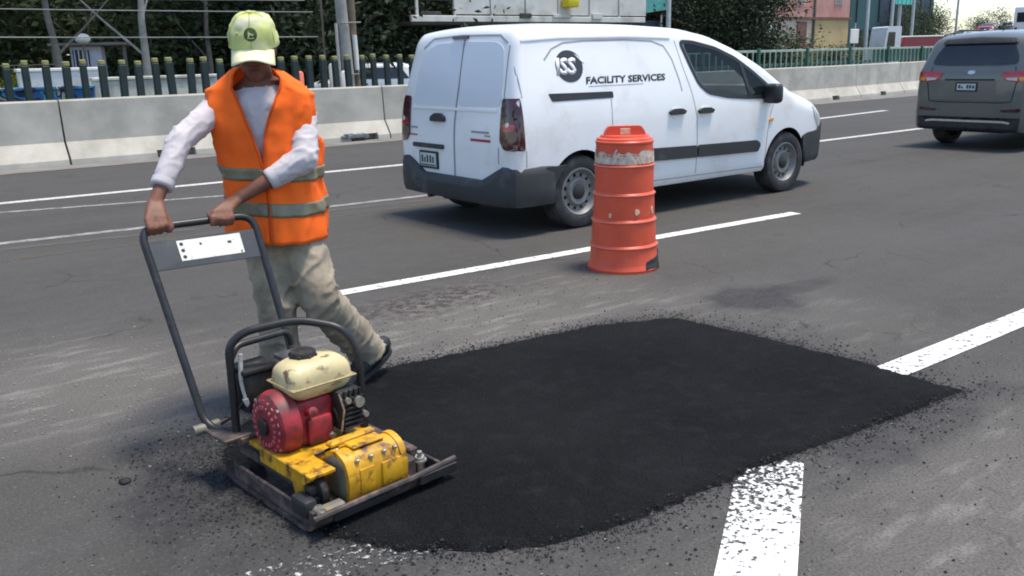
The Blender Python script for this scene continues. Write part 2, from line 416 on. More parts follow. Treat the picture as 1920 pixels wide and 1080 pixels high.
PAINT_YEL = paint_material("worn_yellow_paint", 0.40, 0.90, 5, (0.17, 0.125, 0.075))
PAINT_THIN = paint_material("faded_road_paint", 0.25, 0.66, 7, (0.40, 0.38, 0.36))
PAINT_GHOST = paint_material("ghost_road_paint", 0.30, 0.95, 6, (0.20, 0.165, 0.145))
PAINT_FLAKE = paint_material("flaking_road_paint", 0.36, 0.43, 42, more=(1.40, 0.36))
PAINT_GONE = paint_material("mostly_gone_road_paint", 0.565, 0.65, 44, (0.55, 0.54, 0.51))
def stripe(pts, wd, material, z=0.004, name="lane_marking"):
    P = [Vector((x, y)) for x, y in pts]; Lr = []; Rr = []
    for i, p in enumerate(P):
        t = (P[min(i + 1, len(P) - 1)] - P[max(0, i - 1)]).normalized(); n = Vector((-t.y, t.x))
        Lr.append(p + n * wd / 2); Rr.append(p - n * wd / 2)
    mb = MB(); a = mb.ring([(p.x, p.y, z) for p in Lr]); b = mb.ring([(p.x, p.y, z) for p in Rr])
    mb.skin([b, a], closed=False)
    o = mb.obj(name, material); tag(o, kind="structure"); return o
stripe([(2.38, 5.25), (4.8, 5.10), (7.18, 4.95)], 0.13, PAINT)
stripe([(-12, 9.35), (1.06, 8.93), (2.3, 8.80)], 0.12, PAINT_THIN)
stripe([(3.7, 8.66), (5.15, 8.55), (6.4, 8.55)], 0.11, PAINT_THIN)
stripe([(2.3, 8.62), (5.15, 8.22), (8.2, 8.12)], 0.09, PAINT_GHOST, 0.005)
stripe([(-2.0, 9.1), (0.9, 8.62), (2.6, 8.35)], 0.09, PAINT_GHOST, 0.005)
stripe([(12.6, 8.80), (17.0, 8.75), (22, 8.8)], 0.15, PAINT_FAR)
stripe([(-14, 12.15), (1.46, 11.72), (6.66, 11.4), (10, 11.4)], 0.17, PAINT_FAR)
stripe([(-10, 11.35), (1.35, 10.95), (3.8, 10.25)], 0.10, PAINT_THIN)
stripe([(-1.5, 8.12), (.94, 8.09), (2.74, 7.97), (5.2, 8.0)], 0.10, PAINT_YEL, 0.0045)
stripe([(16.6, 11.72), (18, 11.8), (21.0, 12.05)], 0.17, PAINT_FAR)
stripe([(30, 12.4), (36, 12.9)], 0.17, PAINT_FAR)
stripe([(3.70, 2.07), (4.5, 2.055), (5.6, 2.045), (9, 2.04)], 0.155, PAINT)
stripe([(0.55, 2.36), (0.95, 2.28), (1.42, 2.16)], 0.16, PAINT_GONE)
stripe([(1.5, 1.12), (1.935, 1.40), (2.62, 1.85)], 0.232, PAINT_FLAKE)

PATCH_OUT = [(3.74, 3.36), (3.82, 2.83), (3.85, 2.15), (3.83, 1.73), (3.43, 1.75), (2.63, 1.83), (1.93, 1.86), (1.67, 1.90), (1.53, 1.95), (1.36, 2.06), (1.20, 2.22),
             (1.07, 2.42), (0.98, 2.80), (1.00, 3.20), (1.12, 3.46), (1.46, 3.66), (1.96, 3.74), (2.47, 3.66), (3.27, 3.56)]
def densify(poly, step):
    out = []
    for i, a in enumerate(poly):
        a = Vector(a); b = Vector(poly[(i + 1) % len(poly)]); k = max(1, int((b - a).length / step))
        out += [a.lerp(b, j / k) for j in range(k)]
    return out
def build_patch():
    out = densify(PATCH_OUT, 0.02)
    c = Vector((2.3, 2.65)); mb = MB(); rings = []
    for k, (f, h) in enumerate([(1.0, 0.001), (0.992, 0.006), (0.984, 0.011), (0.968, 0.016), (0.93, 0.020), (0.85, 0.022), (0.7, 0.022), (0.5, 0.022), (0.25, 0.022), (0.04, 0.022)]):
        r = []
        for i, p in enumerate(out):
            j = 0.014 * fbm((p.x, p.y, 0), 8) + 0.024 * fbm((p.x, p.y, 3), 34) if k < 5 else 0
            q = c + (p - c) * (f + j / (p - c).length)
            r.append((q.x, q.y, h + (0.003 * fbm((q.x, q.y, 1), 12) if k > 0 else 0)))
        rings.append(mb.ring(r))
    mb.skin(rings, True, False, True)
    return mb.obj("asphalt_patch", patch_material(), ang=180)
tag(build_patch(), "fresh black asphalt patch laid across the worn white line", "road patch", kind="structure")
CRUMB = mat("loose_asphalt", (0.011, 0.011, 0.012), 0.8, var=0.5, vscale=30)
GRIT = mat("pale_grit", (0.20, 0.185, 0.165), 0.9, var=0.3, vscale=20)
def scatter(name, pts, material, label):
    verts = []; faces = []
    for x, y, z, s in pts:
        b = len(verts); a = rnd.random() * 6.28
        for k in range(4): verts.append((x + s * cos(a + k * 1.57) * rnd.uniform(.6, 1.2), y + s * sin(a + k * 1.57) * rnd.uniform(.6, 1.2), z + s * rnd.uniform(.0, .35)))
        verts.append((x, y, z + s * rnd.uniform(.6, 1.1)))
        for k in range(4): faces.append((b + k, b + (k + 1) % 4, b + 4))
    me = bpy.data.meshes.new(name); me.from_pydata(verts, [], faces)
    o = link(name, me, material); tag(o, label, None, None, "stuff"); return o
def crumb_points():
    out = []; P = densify(PATCH_OUT, 0.01); c = Vector((2.3, 2.65))
    for i in range(5200):
        p = P[int(rnd.random() * len(P))]; d = (p - c).normalized()
        near = p.y < 2.3 or p.x > 3.5
        dist = rnd.expovariate(1 / (0.10 if near else 0.055)) - 0.015
        q = p + d * dist + Vector((rnd.gauss(0, .02), rnd.gauss(0, .02)))
        out.append((q.x, q.y, 0.001 if dist > 0 else 0.02, rnd.choice((.002, .003, .003, .004, .005, .007)) * rnd.uniform(.7, 1.3)))
    for i in range(7000):
        p = P[int(rnd.random() * len(P))]; d = (p - c).normalized(); q = p + d * (abs(rnd.gauss(0, .035)) - .02)
        out.append((q.x, q.y, 0.001, rnd.choice((.0018, .0025, .0032, .004))))
    for i in range(700): out.append((rnd.uniform(1.7, 4.8), rnd.uniform(.6, 1.9), 0.001, rnd.choice((.002, .002, .003, .004, .006)) * rnd.uniform(.8, 1.2)))
    for i in range(1300): out.append((rnd.gauss(.92, .13), rnd.gauss(3.1, .28), 0.001, rnd.choice((.002, .003, .004, .006))))
    for i in range(400): out.append((rnd.gauss(.8, .25), rnd.gauss(2.9, .45), 0.001, rnd.choice((.002, .003, .005))))
    for i in range(420): out.append((rnd.gauss(2.9, .7), rnd.gauss(4.45, .35), 0.001, rnd.choice((.002, .003, .004, .006))))
    return out
scatter("asphalt_crumbs", crumb_points(), CRUMB, "black asphalt crumbs strewn round the edge of the patch")
scatter("pale_grit", [(rnd.gauss(2.9, .8), rnd.gauss(4.1, .35), .001, rnd.choice((.003, .005, .007))) for i in range(700)] +
        [(rnd.gauss(.75, .35), rnd.gauss(4.4, .6), .001, rnd.choice((.003, .005, .008))) for i in range(300)] +
        [(rnd.uniform(.4, 4.8), rnd.uniform(.6, 2.0), .001, rnd.choice((.003, .004, .006))) for i in range(400)], GRIT, "pale grit scattered on the worn road surface")
def lump(x, y, s, label, group=None):
    mb = MB(); g = bmesh.ops.create_icosphere(mb.bm, subdivisions=3, radius=s)
    for v in g['verts']:
        v.co *= 1 + 0.35 * fbm(v.co, 22, x); v.co.z = max(v.co.z * .55, -.2 * s)
    o = mb.obj("asphalt_lump", CRUMB, None, 60, (x, y, s * .2)); tag(o, label, "debris", group)
lump(0.66, 3.28, 0.022, "single black asphalt lump on grey road, apart from the crumbs beside the compactor")
TRASH = mat("grey_rag", (0.16, 0.17, 0.18), 0.8, var=0.4, vscale=20)

# concrete barrier line
tag(MB().obj("gutter", GUTTER) if False else sheet("gutter", [(-60, 14.95), (400, 14.95), (400, 17.0), (-60, 17.0)], 0.006, GUTTER))
def barrier_y(x): return 15.58 if x < 20 else 15.58 + (x - 20) * 0.02 + 0.006 * (x - 20) ** 2 * 0.9
def make_barrier(x0, x1, notches, label, jag=0.0):
    y0, y1 = barrier_y(x0), barrier_y(x1)
    ln = sqrt((x1 - x0) ** 2 + (y1 - y0) ** 2)
    root = tag(bpy.data.objects.new("concrete_barrier", None), label, "barrier", "concrete barriers along the far side of the road")
    prof = [(0.0, 0.005), (0.01, 0.09), (0.20, 0.36), (0.235, 1.0), (0.255, 1.025), (0.385, 1.025), (0.405, 1.0), (0.44, 0.36), (0.63, 0.09), (0.64, 0.005)]
    cutp = [(0.24, 0.005), (0.22, 0.125), (0.045, 0.13), (0.20, 0.36)] + prof[3:]
    prof.insert(1, (0.002, 0.03))
    xs = sorted({0.0, ln} | {v for a, b in notches for v in (a, b)} | {ln * k / 12 for k in range(1, 12)})
    mb = MB(); rings = []
    def inn(x): return any(a <= x <= b for a, b in notches)
    for i, x in enumerate(xs):
        left = i > 0 and inn((xs[i - 1] + x) / 2); right = i < len(xs) - 1 and inn((x + xs[i + 1]) / 2)
        for fl in ([left, right] if left != right and 0 < i < len(xs) - 1 else [right if i == 0 else left]):
            pr = cutp if fl else prof
            rings.append(mb.ring([(x + (0.012 * (1 - z) if i == 0 else 0), y + 0.006 * fbm((x + x0, z, y), 1.1), z + (0.008 * fbm((x + x0, 0, 0), .5) if z > .5 else 0)) for y, z in pr]))
    mb.skin(rings)
    me = mb.mesh("concrete_barrier", 25); me.materials.append(CONCRETE)
    o = bpy.data.objects.new("concrete_barrier", me); COL.objects.link(o); bpy.data.objects.remove(root)
    tag(o, label, "barrier", "concrete barriers along the far side of the road")
    o.location = (x0, y0, 0); o.rotation_euler = (0, 0, math.atan2(y1 - y0, x1 - x0))
    return o
J = [-9.1, -2.95, 3.02, 8.90, 14.9, 20.9, 26.2, 29.4, 33.2, 37.5, 43, 49, 55]
BL = ["clean pale barrier block cut off by the left edge of the photo", "barrier block with two drain slots behind the worker's sleeve", "barrier block with rubble in its drain slot beside the van's rear",
      "barrier block behind the middle of the white van", "barrier block just ahead of the white van's bonnet", "", "", "", "", "", "", ""]
BL = ["barrier block out at the left end of the row, mostly out of frame", "pale unbroken barrier block at the left edge of the photo", "long grey barrier block with a chipped drain slot, directly behind the worker",
      "barrier block half hidden by the rear of the white van", "barrier block behind the cab and bonnet of the white van", "barrier block beside the white lane dash, right of the van's bonnet", "short barrier block between van and grey car, left one of two",
      "short barrier block nearest the grey car's left tail light", "barrier block hidden behind the grey car's rear window", "barrier block ahead of the grey car, near", "barrier block ahead of the grey car, middle", "barrier block ahead of the grey car, far"]
NOT = {1: [(.9, 1.5)], 2: [(1.35, 2.0), (3.05, 3.5), (5.0, 5.6)], 3: [(1.2, 1.8), (4.0, 4.6)], 4: [(1.5, 2.1), (4, 4.5)], 5: [(1.4, 1.8), (3.6, 4.0)], 6: [(1.4, 1.8)]}
for i in range(9):
    make_barrier(J[i] + .012, J[i + 1] - .012, NOT.get(i, []), BL[i])
# rubble lying in the drain slot left of the van
mb = MB()
for k in range(9):
    mb.box((rnd.uniform(-.3, .3), rnd.uniform(-.05, .1), rnd.uniform(.03, .14)), (rnd.uniform(.12, .3), .10, rnd.uniform(.03, .10)), .01, 1, rot=Matrix.Rotation(rnd.uniform(-.5, .5), 3, 'Z'))
tag(mb.obj("rubble", TRASH, None, 30, (8.05, 15.62, 0)), "grey rubble and rags heaped in the barrier's drain slot by the van", "rubble", kind="thing")

# ------------------------------------------------------------------ fence of green posts behind the barrier
FG = mat("dark_green_post_paint", (0.014, 0.034, 0.028), 0.7, var=0.35, vscale=5, dirt=((0.02, 0.022, 0.03), 3, .5, .7))
FY = mat("yellow_band_paint", (0.26, 0.25, 0.09), 0.7, var=0.25, vscale=8)
FP = mat("pale_green_rail_paint", (0.30, 0.38, 0.31), 0.7, var=0.2, vscale=4)
FD = mat("green_rail_paint", (0.035, 0.115, 0.075), 0.6, var=0.2, vscale=3)
def post_fence():
    root = thing("post_fence", "row of dark green fence posts with yellow tips behind the barrier", "fence", (0, 16.55, 0))
    mb = MB(); mb.box((0, 0, .76), (.115, .10, 1.52), .012, 1); me = mb.mesh("picket"); me.materials.append(FG)
    mb = MB(); mb.box((0, 0, 1.565), (.10, .085, .075), .012, 1); mt = mb.mesh("picket_tip"); mt.materials.append(FY)
    x = -4.0; k = 0
    while x < 15.2:
        p = link("picket", me, None, root, (x, 0, 0)); p.rotation_euler = (rnd.gauss(0, .015), rnd.gauss(0, .013), 0); p.scale = (rnd.uniform(.9, 1.12), 1, rnd.uniform(1.0, 1.035))
        t = link("picket_tip", mt, None, p)
        x += .293
    for z in (.30, .86):
        mb = MB(); mb.box((5.5, .09, z), (19.6, .05, .07), .008, 1); mb.obj("rail", FG, root)
def picket_railing():
    root = thing("picket_railing", "green steel railing with pale upright bars behind the barrier, ahead of the van", "railing", (15.6, 16.45, 0), math.atan2(1.7, 20))
    mb = MB(); mb.box((0, 0, .80), (.035, .035, 1.34), .004, 1); me = mb.mesh("upright_bar"); me.materials.append(FP)
    mb = MB(); mb.box((0, 0, .80), (.09, .09, 1.56), .008, 1); mp = mb.mesh("rail_post"); mp.materials.append(FD)
    for i in range(92):
        x = i * .31
        link("rail_post" if i % 9 == 4 else "upright_bar", mp if i % 9 == 4 else me, None, root, (x, 0, 0))
    for z, h, m_ in ((1.5, .07, FP), (1.08, .09, FD), (.3, .07, FD)):
        mb = MB(); mb.box((14.2, .05, z), (28.6, .05, h), .008, 1); mb.obj("rail", m_, root)
    mb = MB(); mb.box((21.5, .10, 1.29), (14.5, .02, .36)); mb.obj("green_mesh_panel", FD, root)
post_fence(); picket_railing()

# ------------------------------------------------------------------ vehicles
def interp(tab, x):
    if x <= tab[0][0]: return tab[0][1]
    for (a, va), (b, vb) in zip(tab, tab[1:]):
        if x <= b:
            t = (x - a) / (b - a); return va + (vb - va) * t
    return tab[-1][1]
def smooth_tab(tab, x, s=0.06):
    return sum(interp(tab, x + d * s) for d in (-1, -.5, 0, .5, 1)) / 5
class Car:
    def __init__(self, root, Ln, hw, ztab, zb, belt, tumble, lean, paint, arches, arch_r, front_taper=.26, rtop=.13, rr=.08, crown=.035, xs=None, holes=(), cabin=None):
        self.root = root
        mb = MB(); rings = []
        st = [(rr * (1 - sin(radians(a))), rr * (1 - cos(radians(a)))) for a in (90, 65, 42, 20, 0)]
        st += [(x, 0) for x in (xs or [Ln * k / 44 for k in range(2, 43)]) if rr * 1.3 < x < Ln - .14]
        st += [(Ln - .12 + .12 * sin(radians(a)), .10 * (1 - cos(radians(a)))) for a in (0, 30, 55, 75, 90)]
        NZ, NC, NR = 14, 5, 5
        for x, ins in st:
            zt = smooth_tab(ztab, x) - ins * .9
            t = max(0.0, (x - (Ln - 1.15)) / 1.15); W = hw * (1 - front_taper * t ** 2.4) - ins
            z0 = zb + ins * .5; pts = [(0, z0), (W * .55, z0), (W - .05, z0 + .005)]
            rt = min(rtop, (zt - z0) * .4, W * .5)
            def side(z):
                y = W - .022 * ((z - .72) / .45) ** 2 if z < belt else W - .022 * ((belt - .72) / .45) ** 2 - tumble * ((z - belt) / .6) ** 1.25
                return y
            for k in range(NZ):
                z = z0 + .05 + (zt - rt - z0 - .05) * k / (NZ - 1); pts.append((side(z), z))
            ys = side(zt - rt)
            for k in range(1, NC + 1):
                a = radians(90 * k / NC); pts.append((ys - rt * (1 - cos(a)), zt - rt + rt * sin(a)))
            yr = ys - rt
            for k in range(1, NR + 1):
                y = yr * (1 - k / NR); pts.append((y, zt + crown * (1 - (y / yr) ** 2)))
            def X(z):
                f = max(0, 1 - x / 1.2); return x + lean(z) * f * f
            right = [(X(z), -y, z) for y, z in pts]; left = [(X(z), y, z) for y, z in reversed(pts[1:-1])]
            rings.append(mb.ring(right + left))
        mb.skin(rings, True, False, False)
        n = len(pts)
        for r, flip in ((rings[0], False), (rings[-1], True)):
            R_ = r[:n]; L_ = [r[0]] + list(reversed(r[n:])) + [r[n - 1]]
            for i in range(n - 1):
                q = [R_[i], R_[i + 1], L_[i + 1], L_[i]]; q2 = []
                for v in q:
                    if v not in q2: q2.append(v)
                if len(q2) > 2: mb.bm.faces.new(q2)
        me = mb.mesh("body", 40); me.materials.append(paint); me.materials.append(INTERIOR)
        o = link("body", me, None, root)
        cm = MB()
        for ax in arches:
            for s in (-1, 1): cm.cyl((ax, s * (hw - .24), arch_r[1]), (ax, s * (hw + .2), arch_r[1]), arch_r[0], n=40)
        for h in holes: cm.prism(h, -hw - .3, hw + .3, 'Y')
        bmesh.ops.recalc_face_normals(cm.bm, faces=cm.bm.faces)
        cme = bpy.data.meshes.new("cut"); cm.bm.to_mesh(cme); cm.bm.free(); cme.materials.append(paint); cme.materials.append(INTERIOR)
        for p in cme.polygons: p.material_index = 1
        co = bpy.data.objects.new("cut", cme); COL.objects.link(co); co.parent = root
        solid = BVHTree.FromObject(o, bpy.context.evaluated_depsgraph_get())
        md = o.modifiers.new("b", 'BOOLEAN'); md.operation = 'DIFFERENCE'; md.object = co; md.solver = 'EXACT'
        if hasattr(md, "material_mode"): md.material_mode = 'INDEX'
        res = evaluated(o); o.modifiers.clear(); o.data = res; bpy.data.objects.remove(co)
        if cabin:                                          # hollow the cab out, windscreen opening included
            cm = MB(); cm.prism(cabin[0], -cabin[1], cabin[1], 'Y'); cme = cm.mesh("cut"); cme.materials.append(paint); cme.materials.append(INTERIOR)
            for p in cme.polygons: p.material_index = 1
            co = bpy.data.objects.new("cut", cme); COL.objects.link(co); co.parent = root
            md = o.modifiers.new("b", 'BOOLEAN'); md.operation = 'DIFFERENCE'; md.object = co; md.solver = 'EXACT'
            res = evaluated(o); o.modifiers.clear(); o.data = res; bpy.data.objects.remove(co)
        shade(res, 38)
        self.body = o; self.bvh = solid
    def ray(self, a, b, face):
        if face == 'R': o_, d = Vector((a, -4, b)), Vector((0, 1, 0))
        elif face == 'L': o_, d = Vector((a, 4, b)), Vector((0, -1, 0))
        elif face == 'B': o_, d = Vector((-3, a, b)), Vector((1, 0, 0))
        elif face == 'F': o_, d = Vector((9, a, b)), Vector((-1, 0, 0))
        else: o_, d = Vector((a, b, 5)), Vector((0, 0, -1))
        h = self.bvh.ray_cast(o_, d)
        return h[0], d
    def decal(self, name, outline, face, material, off=.004, parent=None, sub=.07, ang=35):
        """a panel that follows the body behind its outline, standing off mm proud with closed edges"""
        bm = bmesh.new()
        vs = [bm.verts.new((a, b, 0)) for a, b in outline]; bm.faces.new(vs)
        bmesh.ops.triangulate(bm, faces=bm.faces[:], quad_method='BEAUTY', ngon_method='BEAUTY')
        for _ in range(5):
            es = [e for e in bm.edges if e.calc_length() > sub]
            if not es: break
            bmesh.ops.subdivide_edges(bm, edges=es, cuts=1)
            bmesh.ops.triangulate(bm, faces=bm.faces[:])
        self._drape(bm, face, off)
        me = bpy.data.meshes.new(name); bm.to_mesh(me); bm.free(); shade(me, ang)
        return link(name, me, material, parent or self.root)
    def _drape(self, bm, face, off):
        dirn = None; miss = []
        for v in list(bm.verts):
            p, d = self.ray(v.co.x, v.co.y, face); dirn = d
            if p is None: miss.append(v)
            else: v.co = p - d * off
        if miss: bmesh.ops.delete(bm, geom=miss, context='VERTS')
        ed = [e for e in bm.edges if e.is_boundary]
        ex_ = bmesh.ops.extrude_edge_only(bm, edges=ed)
        for g in ex_['geom']:
            if isinstance(g, bmesh.types.BMVert): g.co += dirn * (off + .012)
        bmesh.ops.recalc_face_normals(bm, faces=bm.faces)
    def line(self, name, pts, wd, face, material, off=.0025, parent=None):
        P = [Vector(p) for p in pts]
        D = []
        for a, b in zip(P, P[1:]):
            k = max(1, int((b - a).length / .06)); D += [a.lerp(b, j / k) for j in range(k)]
        D.append(P[-1]); bm = bmesh.new(); A = []; B = []
        for i, p in enumerate(D):
            t = (D[min(i + 1, len(D) - 1)] - D[max(0, i - 1)]).normalized(); n = Vector((-t.y, t.x)) * wd / 2
            A.append(bm.verts.new((p.x + n.x, p.y + n.y, 0))); B.append(bm.verts.new((p.x - n.x, p.y - n.y, 0)))
        for i in range(len(D) - 1): bm.faces.new((A[i], A[i + 1], B[i + 1], B[i]))
        self._drape(bm, face, off)
        me = bpy.data.meshes.new(name); bm.to_mesh(me); bm.free(); shade(me, 50)
        return link(name, me, material, parent or self.root)
    def text(self, name, s, x, z, size, face, material, off=.004, shear=0.0, bold=0.0, parent=None, sx=1.0):
        cu = bpy.data.curves.new(name, 'FONT'); cu.body = s; cu.size = size; cu.shear = shear; cu.offset = bold; cu.resolution_u = 2
        to = bpy.data.objects.new(name, cu); COL.objects.link(to); me = evaluated(to); bpy.data.objects.remove(to)
        bm = bmesh.new(); bm.from_mesh(me)
        for v in bm.verts: v.co = Vector((x + v.co.x * sx, z + v.co.y, 0))
        self._drape(bm, face, off)
        me2 = bpy.data.meshes.new(name); bm.to_mesh(me2); bm.free()
        return link(name, me2, material, parent or self.root)
def wheel(root, x, yc, side, R=.32, wd=.205, spokes=12, rimmat=STEEL, label=None, simple=False):
    """tyre with a steel or alloy rim; side = -1 for the side facing -Y"""
    h = wd / 2
    mb = MB(); rw = R * .66
    prof = [(rw, -h * .8), (rw + .012, -h * .93), (R * .86, -h), (R * .95, -h * .92), (R, -h * .66), (R, -h * .3), (R - .008, -h * .28), (R - .008, -h * .2), (R, -h * .18), (R, h * .18), (R - .008, h * .2), (R - .008, h * .28), (R, h * .3), (R, h * .66), (R * .95, h * .92), (R * .86, h), (rw + .012, h * .93), (rw, h * .8)]
    mb.lathe(prof, 40, axis='Y', cap0=False, cap1=False)
    wo = mb.obj("wheel", RUBBER, root, 40, (x, yc, R))
    s = side
    mb = MB()
    ro = rw
    mb.lathe([(ro + .004, s * h * .85), (ro - .012, s * h * .90), (ro - .03, s * h * .62), (ro - .05, s * h * .48), (ro - .055, s * h * .40), (ro - .03, s * h * .3), (ro, -s * h * .6)], 40, axis='Y', cap0=False, cap1=False)
    rh = ro * .60
    mb.lathe([(.002, s * h * .55), (rh * .45, s * h * .60), (rh * .85, s * h * .72), (rh, s * h * .60), (rh + .01, s * h * .45), (rh, s * h * .38)], 32, axis='Y', cap0=False, cap1=False)
    for k in range(spokes):
        a = 2 * pi * k / spokes; a2 = pi / spokes * .55
        r0, r1 = rh - .01, ro - .03
        q = []
        for rr_, aa in ((r0, a - a2 * 1.2), (r0, a + a2 * 1.2), (r1, a + a2), (r1, a - a2)):
            q.append((rr_ * cos(aa), rr_ * sin(aa)))
        A = mb.ring([(px, s * h * .52, pz) for px, pz in q]); B = mb.ring([(px, s * h * .36, pz) for px, pz in q]); mb.skin([A, B])
    mb.obj("rim", rimmat, wo, 35)
    mb = MB(); mb.lathe([(ro - .02, s * h * .1), (.01, s * h * .1)], 24, axis='Y'); mb.obj("brake_backing", BLACKP, wo)
    mb = MB(); mb.lathe([(rh * .52, s * h * .5), (rh * .52, s * h * .70), (rh * .42, s * h * .78), (.004, s * h * .80)], 24, axis='Y'); mb.obj("hub_cap", BLACKP if spokes > 8 else CHROME, wo)
    return wo
def arch_liner(root, x, hw, r, zc, side):
    mb = MB(); n = 28; A = []; B = []
    for k in range(n + 1):
        a = radians(-12 + 204 * k / n)
        A.append((x + (r - .004) * cos(a), side * (hw - .028), zc + (r - .004) * sin(a))); B.append((x + (r - .004) * cos(a), side * (hw - .235), zc + (r - .004) * sin(a)))
    a_ = mb.ring(A); b_ = mb.ring(B); mb.skin([a_, b_], closed=False)
    mb.bm.faces.new(b_)
    return mb.obj("wheel_arch_liner", BLACKP, root)
def mirror_x(poly): return [(-a, b) for a, b in poly]
def ell(cx, cy, rx, ry, n=28): return [(cx + rx * cos(2 * pi * k / n), cy + ry * sin(2 * pi * k / n)) for k in range(n)]
def rect(x0, x1, z0, z1): return [(x0, z0), (x1, z0), (x1, z1), (x0, z1)]

def build_van():
    root = thing("delivery_van", "white panel van with dark round logo on its side, driving in the middle lane", "van", (4.48, 6.76, 0))
    zt = [(0, 1.735), (.25, 1.755), (.8, 1.77), (1.6, 1.765), (2.2, 1.735), (2.6, 1.665), (3.0, 1.53), (3.35, 1.37), (3.65, 1.19), (3.85, 1.085), (4.1, 1.02), (4.38, .945), (4.57, .85), (4.64, .74)]
    win = [(2.13, 1.61), (2.31, 1.60), (2.62, 1.54), (2.90, 1.44), (3.14, 1.31), (3.36, 1.17), (3.52, 1.06), (3.46, 1.035), (3.0, 1.05), (2.74, 1.07), (2.45, 1.12), (2.32, 1.21), (2.23, 1.38)]
    winr = round2(win, .05)
    lean = lambda z: .16 * max(0, (z - .75)) ** 1.5 + .02
    cx = lambda c, k: [((x - 2.75) * k + 2.75, (z - 1.3) * k + 1.3) for x, z in c]
    c = Car(root, 4.65, .94, zt, .26, 1.02, .13, lean, WHITE, (.76, 3.74), (.375, .325), .20, .14, .09, .03, holes=[cx(winr, .93)], cabin=([(2.12, 1.0), (2.18, 1.57), (2.6, 1.585), (2.93, 1.50), (3.06, 1.64), (3.95, 1.24), (3.74, 1.06), (3.62, 1.0)], .70))
    B = c.body
    c.decal("door_window", winr, 'R', GLASS, .003); c.decal("passenger_window", winr, 'L', GLASS, .003)
    for f in 'RL':
        c.line("window_frame", winr + winr[:1], .035, f, BLACKP, .006)
        c.line("window_pillar", [(2.98, 1.40), (3.09, 1.05)], .045, f, BLACKP, .007)
    # seats seen through the side glass
    for s in (-.38, .38):
        mb = MB(); mb.box((2.55, s, 1.0), (.14, .46, .5), .05); mb.box((2.52, s, 1.33), (.10, .26, .18), .04); mb.obj("seat", INTERIOR, root)
    # windscreen
    ws = []
    for i in range(13):
        y = -.66 + 1.32 * i / 12; ws.append((3.05 + .05 - .10 * abs(y), y * .88))
    for i in range(13):
        y = .72 - 1.44 * i / 12; ws.append((3.78 - .22 * abs(y) ** 1.6, y))
    c.decal("windscreen", ws, 'T', GLASS, .004)
    mb = MB(); mb.tube([(3.22 + .06 * cos(a * pi / 12), .38 + .17 * sin(a * pi / 12), 1.10 + .17 * cos(a * pi / 12)) for a in range(25)], .014, 6); mb.obj("steering_wheel", BLACKP, root, 60)
    # rear doors
    rw = round2([(.70, 1.10), (.655, 1.39), (.56, 1.57), (.40, 1.635), (-.06, 1.65)][::-1] + [], .03) if False else None
    left = [(-.055, 1.645), (.36, 1.635), (.54, 1.58), (.63, 1.42), (.685, 1.12), (.64, 1.09), (-.055, 1.085)]
    right = [(-.075, 1.645), (-.075, 1.085), (-.67, 1.10), (-.705, 1.14), (-.695, 1.45), (-.66, 1.585), (-.56, 1.63)]
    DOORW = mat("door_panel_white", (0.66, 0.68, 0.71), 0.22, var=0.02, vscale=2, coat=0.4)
    rd = []
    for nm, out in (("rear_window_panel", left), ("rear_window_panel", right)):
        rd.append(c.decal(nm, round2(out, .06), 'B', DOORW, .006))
    for out in (left, right):
        low = [p for p in out]
    c.line("door_ledge", [(.69, 1.065), (-.66, 1.062)], .022, 'B', WHITE, .012)
    c.line("door_gap", [(-.065, 1.69), (-.065, 1.30), (-.035, .95), (-.03, .44)], .012, 'B', SEAM, .0095)
    c.line("roof_gap", [(.60, 1.60), (.45, 1.685), (.0, 1.70), (-.58, 1.685), (-.70, 1.62)], .016, 'B', SEAM, .003)
    c.line("side_gap", [(-.735, 1.60), (-.745, 1.16)], .012, 'B', SEAM, .003)
    c.line("side_gap", [(-.70, .76), (-.70, .62)], .012, 'B', SEAM, .003)
    c.decal("brake_light", rect(-.12, .12, 1.672, 1.697), 'B', DKREDLENS, .02)
    h = c.decal("door_handle", round2([(.12, .945), (.35, .945), (.35, .985), (.28, 1.02), (.19, 1.02), (.12, .985)], .015), 'B', BLACKP, .03)
    c.decal("plate_light", round2(rect(.14, .66, .695, .735), .015), 'B', PLASTIC, .022)
    pf = c.decal("license_plate", round2(rect(.24, .56, .50, .665), .012), 'B', BLACKP, .014)
    c.decal("plate_face", rect(.265, .535, .522, .645), 'B', PLATE, .018, pf)
    for k, (a, wd, hh) in enumerate(((.50, .03, .07), (.455, .025, .05), (.41, .03, .07), (.36, .03, .07), (.315, .025, .06))):
        c.decal("plate_mark", rect(a - wd / 2, a + wd / 2, .555, .555 + hh), 'B', INK, .0195, pf)
    c.decal("plate_band", rect(.275, .525, .528, .540), 'B', INK, .0195, pf)
    for nm, r_, m_ in (("model_badge", rect(-.56, -.30, .868, .886), SEAM), ("model_badge", rect(-.58, -.50, .842, .856), SEAM), ("red_stripe", rect(-.585, -.29, .795, .818), REDINK),
                       ("maker_badge", rect(.60, .78, .868, .886), SEAM), ("red_stripe", rect(.60, .79, .800, .814), REDINK)):
        c.decal(nm, r_, 'B', m_, .004)
    # tail lamps wrap the rear corners
    for s in (-1, 1):
        out = round2([(s * .735, 1.17), (s * .928, 1.17), (s * .928, .74), (s * .79, .745), (s * .73, .82)], .03)
        t = c.decal("tail_light", out, 'B', DKREDLENS, .016)
        sid = round2([(.012, 1.17), (.105, 1.17), (.12, .74), (.012, .74)], .02)
        c.decal("lens_wrap", sid, 'R' if s < 0 else 'L', DKREDLENS, .010, t)
        c.decal("reverse_lens", round2(rect(min(s * .76, s * .90), max(s * .76, s * .90), .90, .96), .02), 'B', REDLENS, .018, t)
        c.decal("lens_glint", ell(s * .83, .955, .022, .02, 12), 'B', CLEARLENS, .0195, t)
    # rear bumper: loft round the tail
    mb = MB(); rings = []
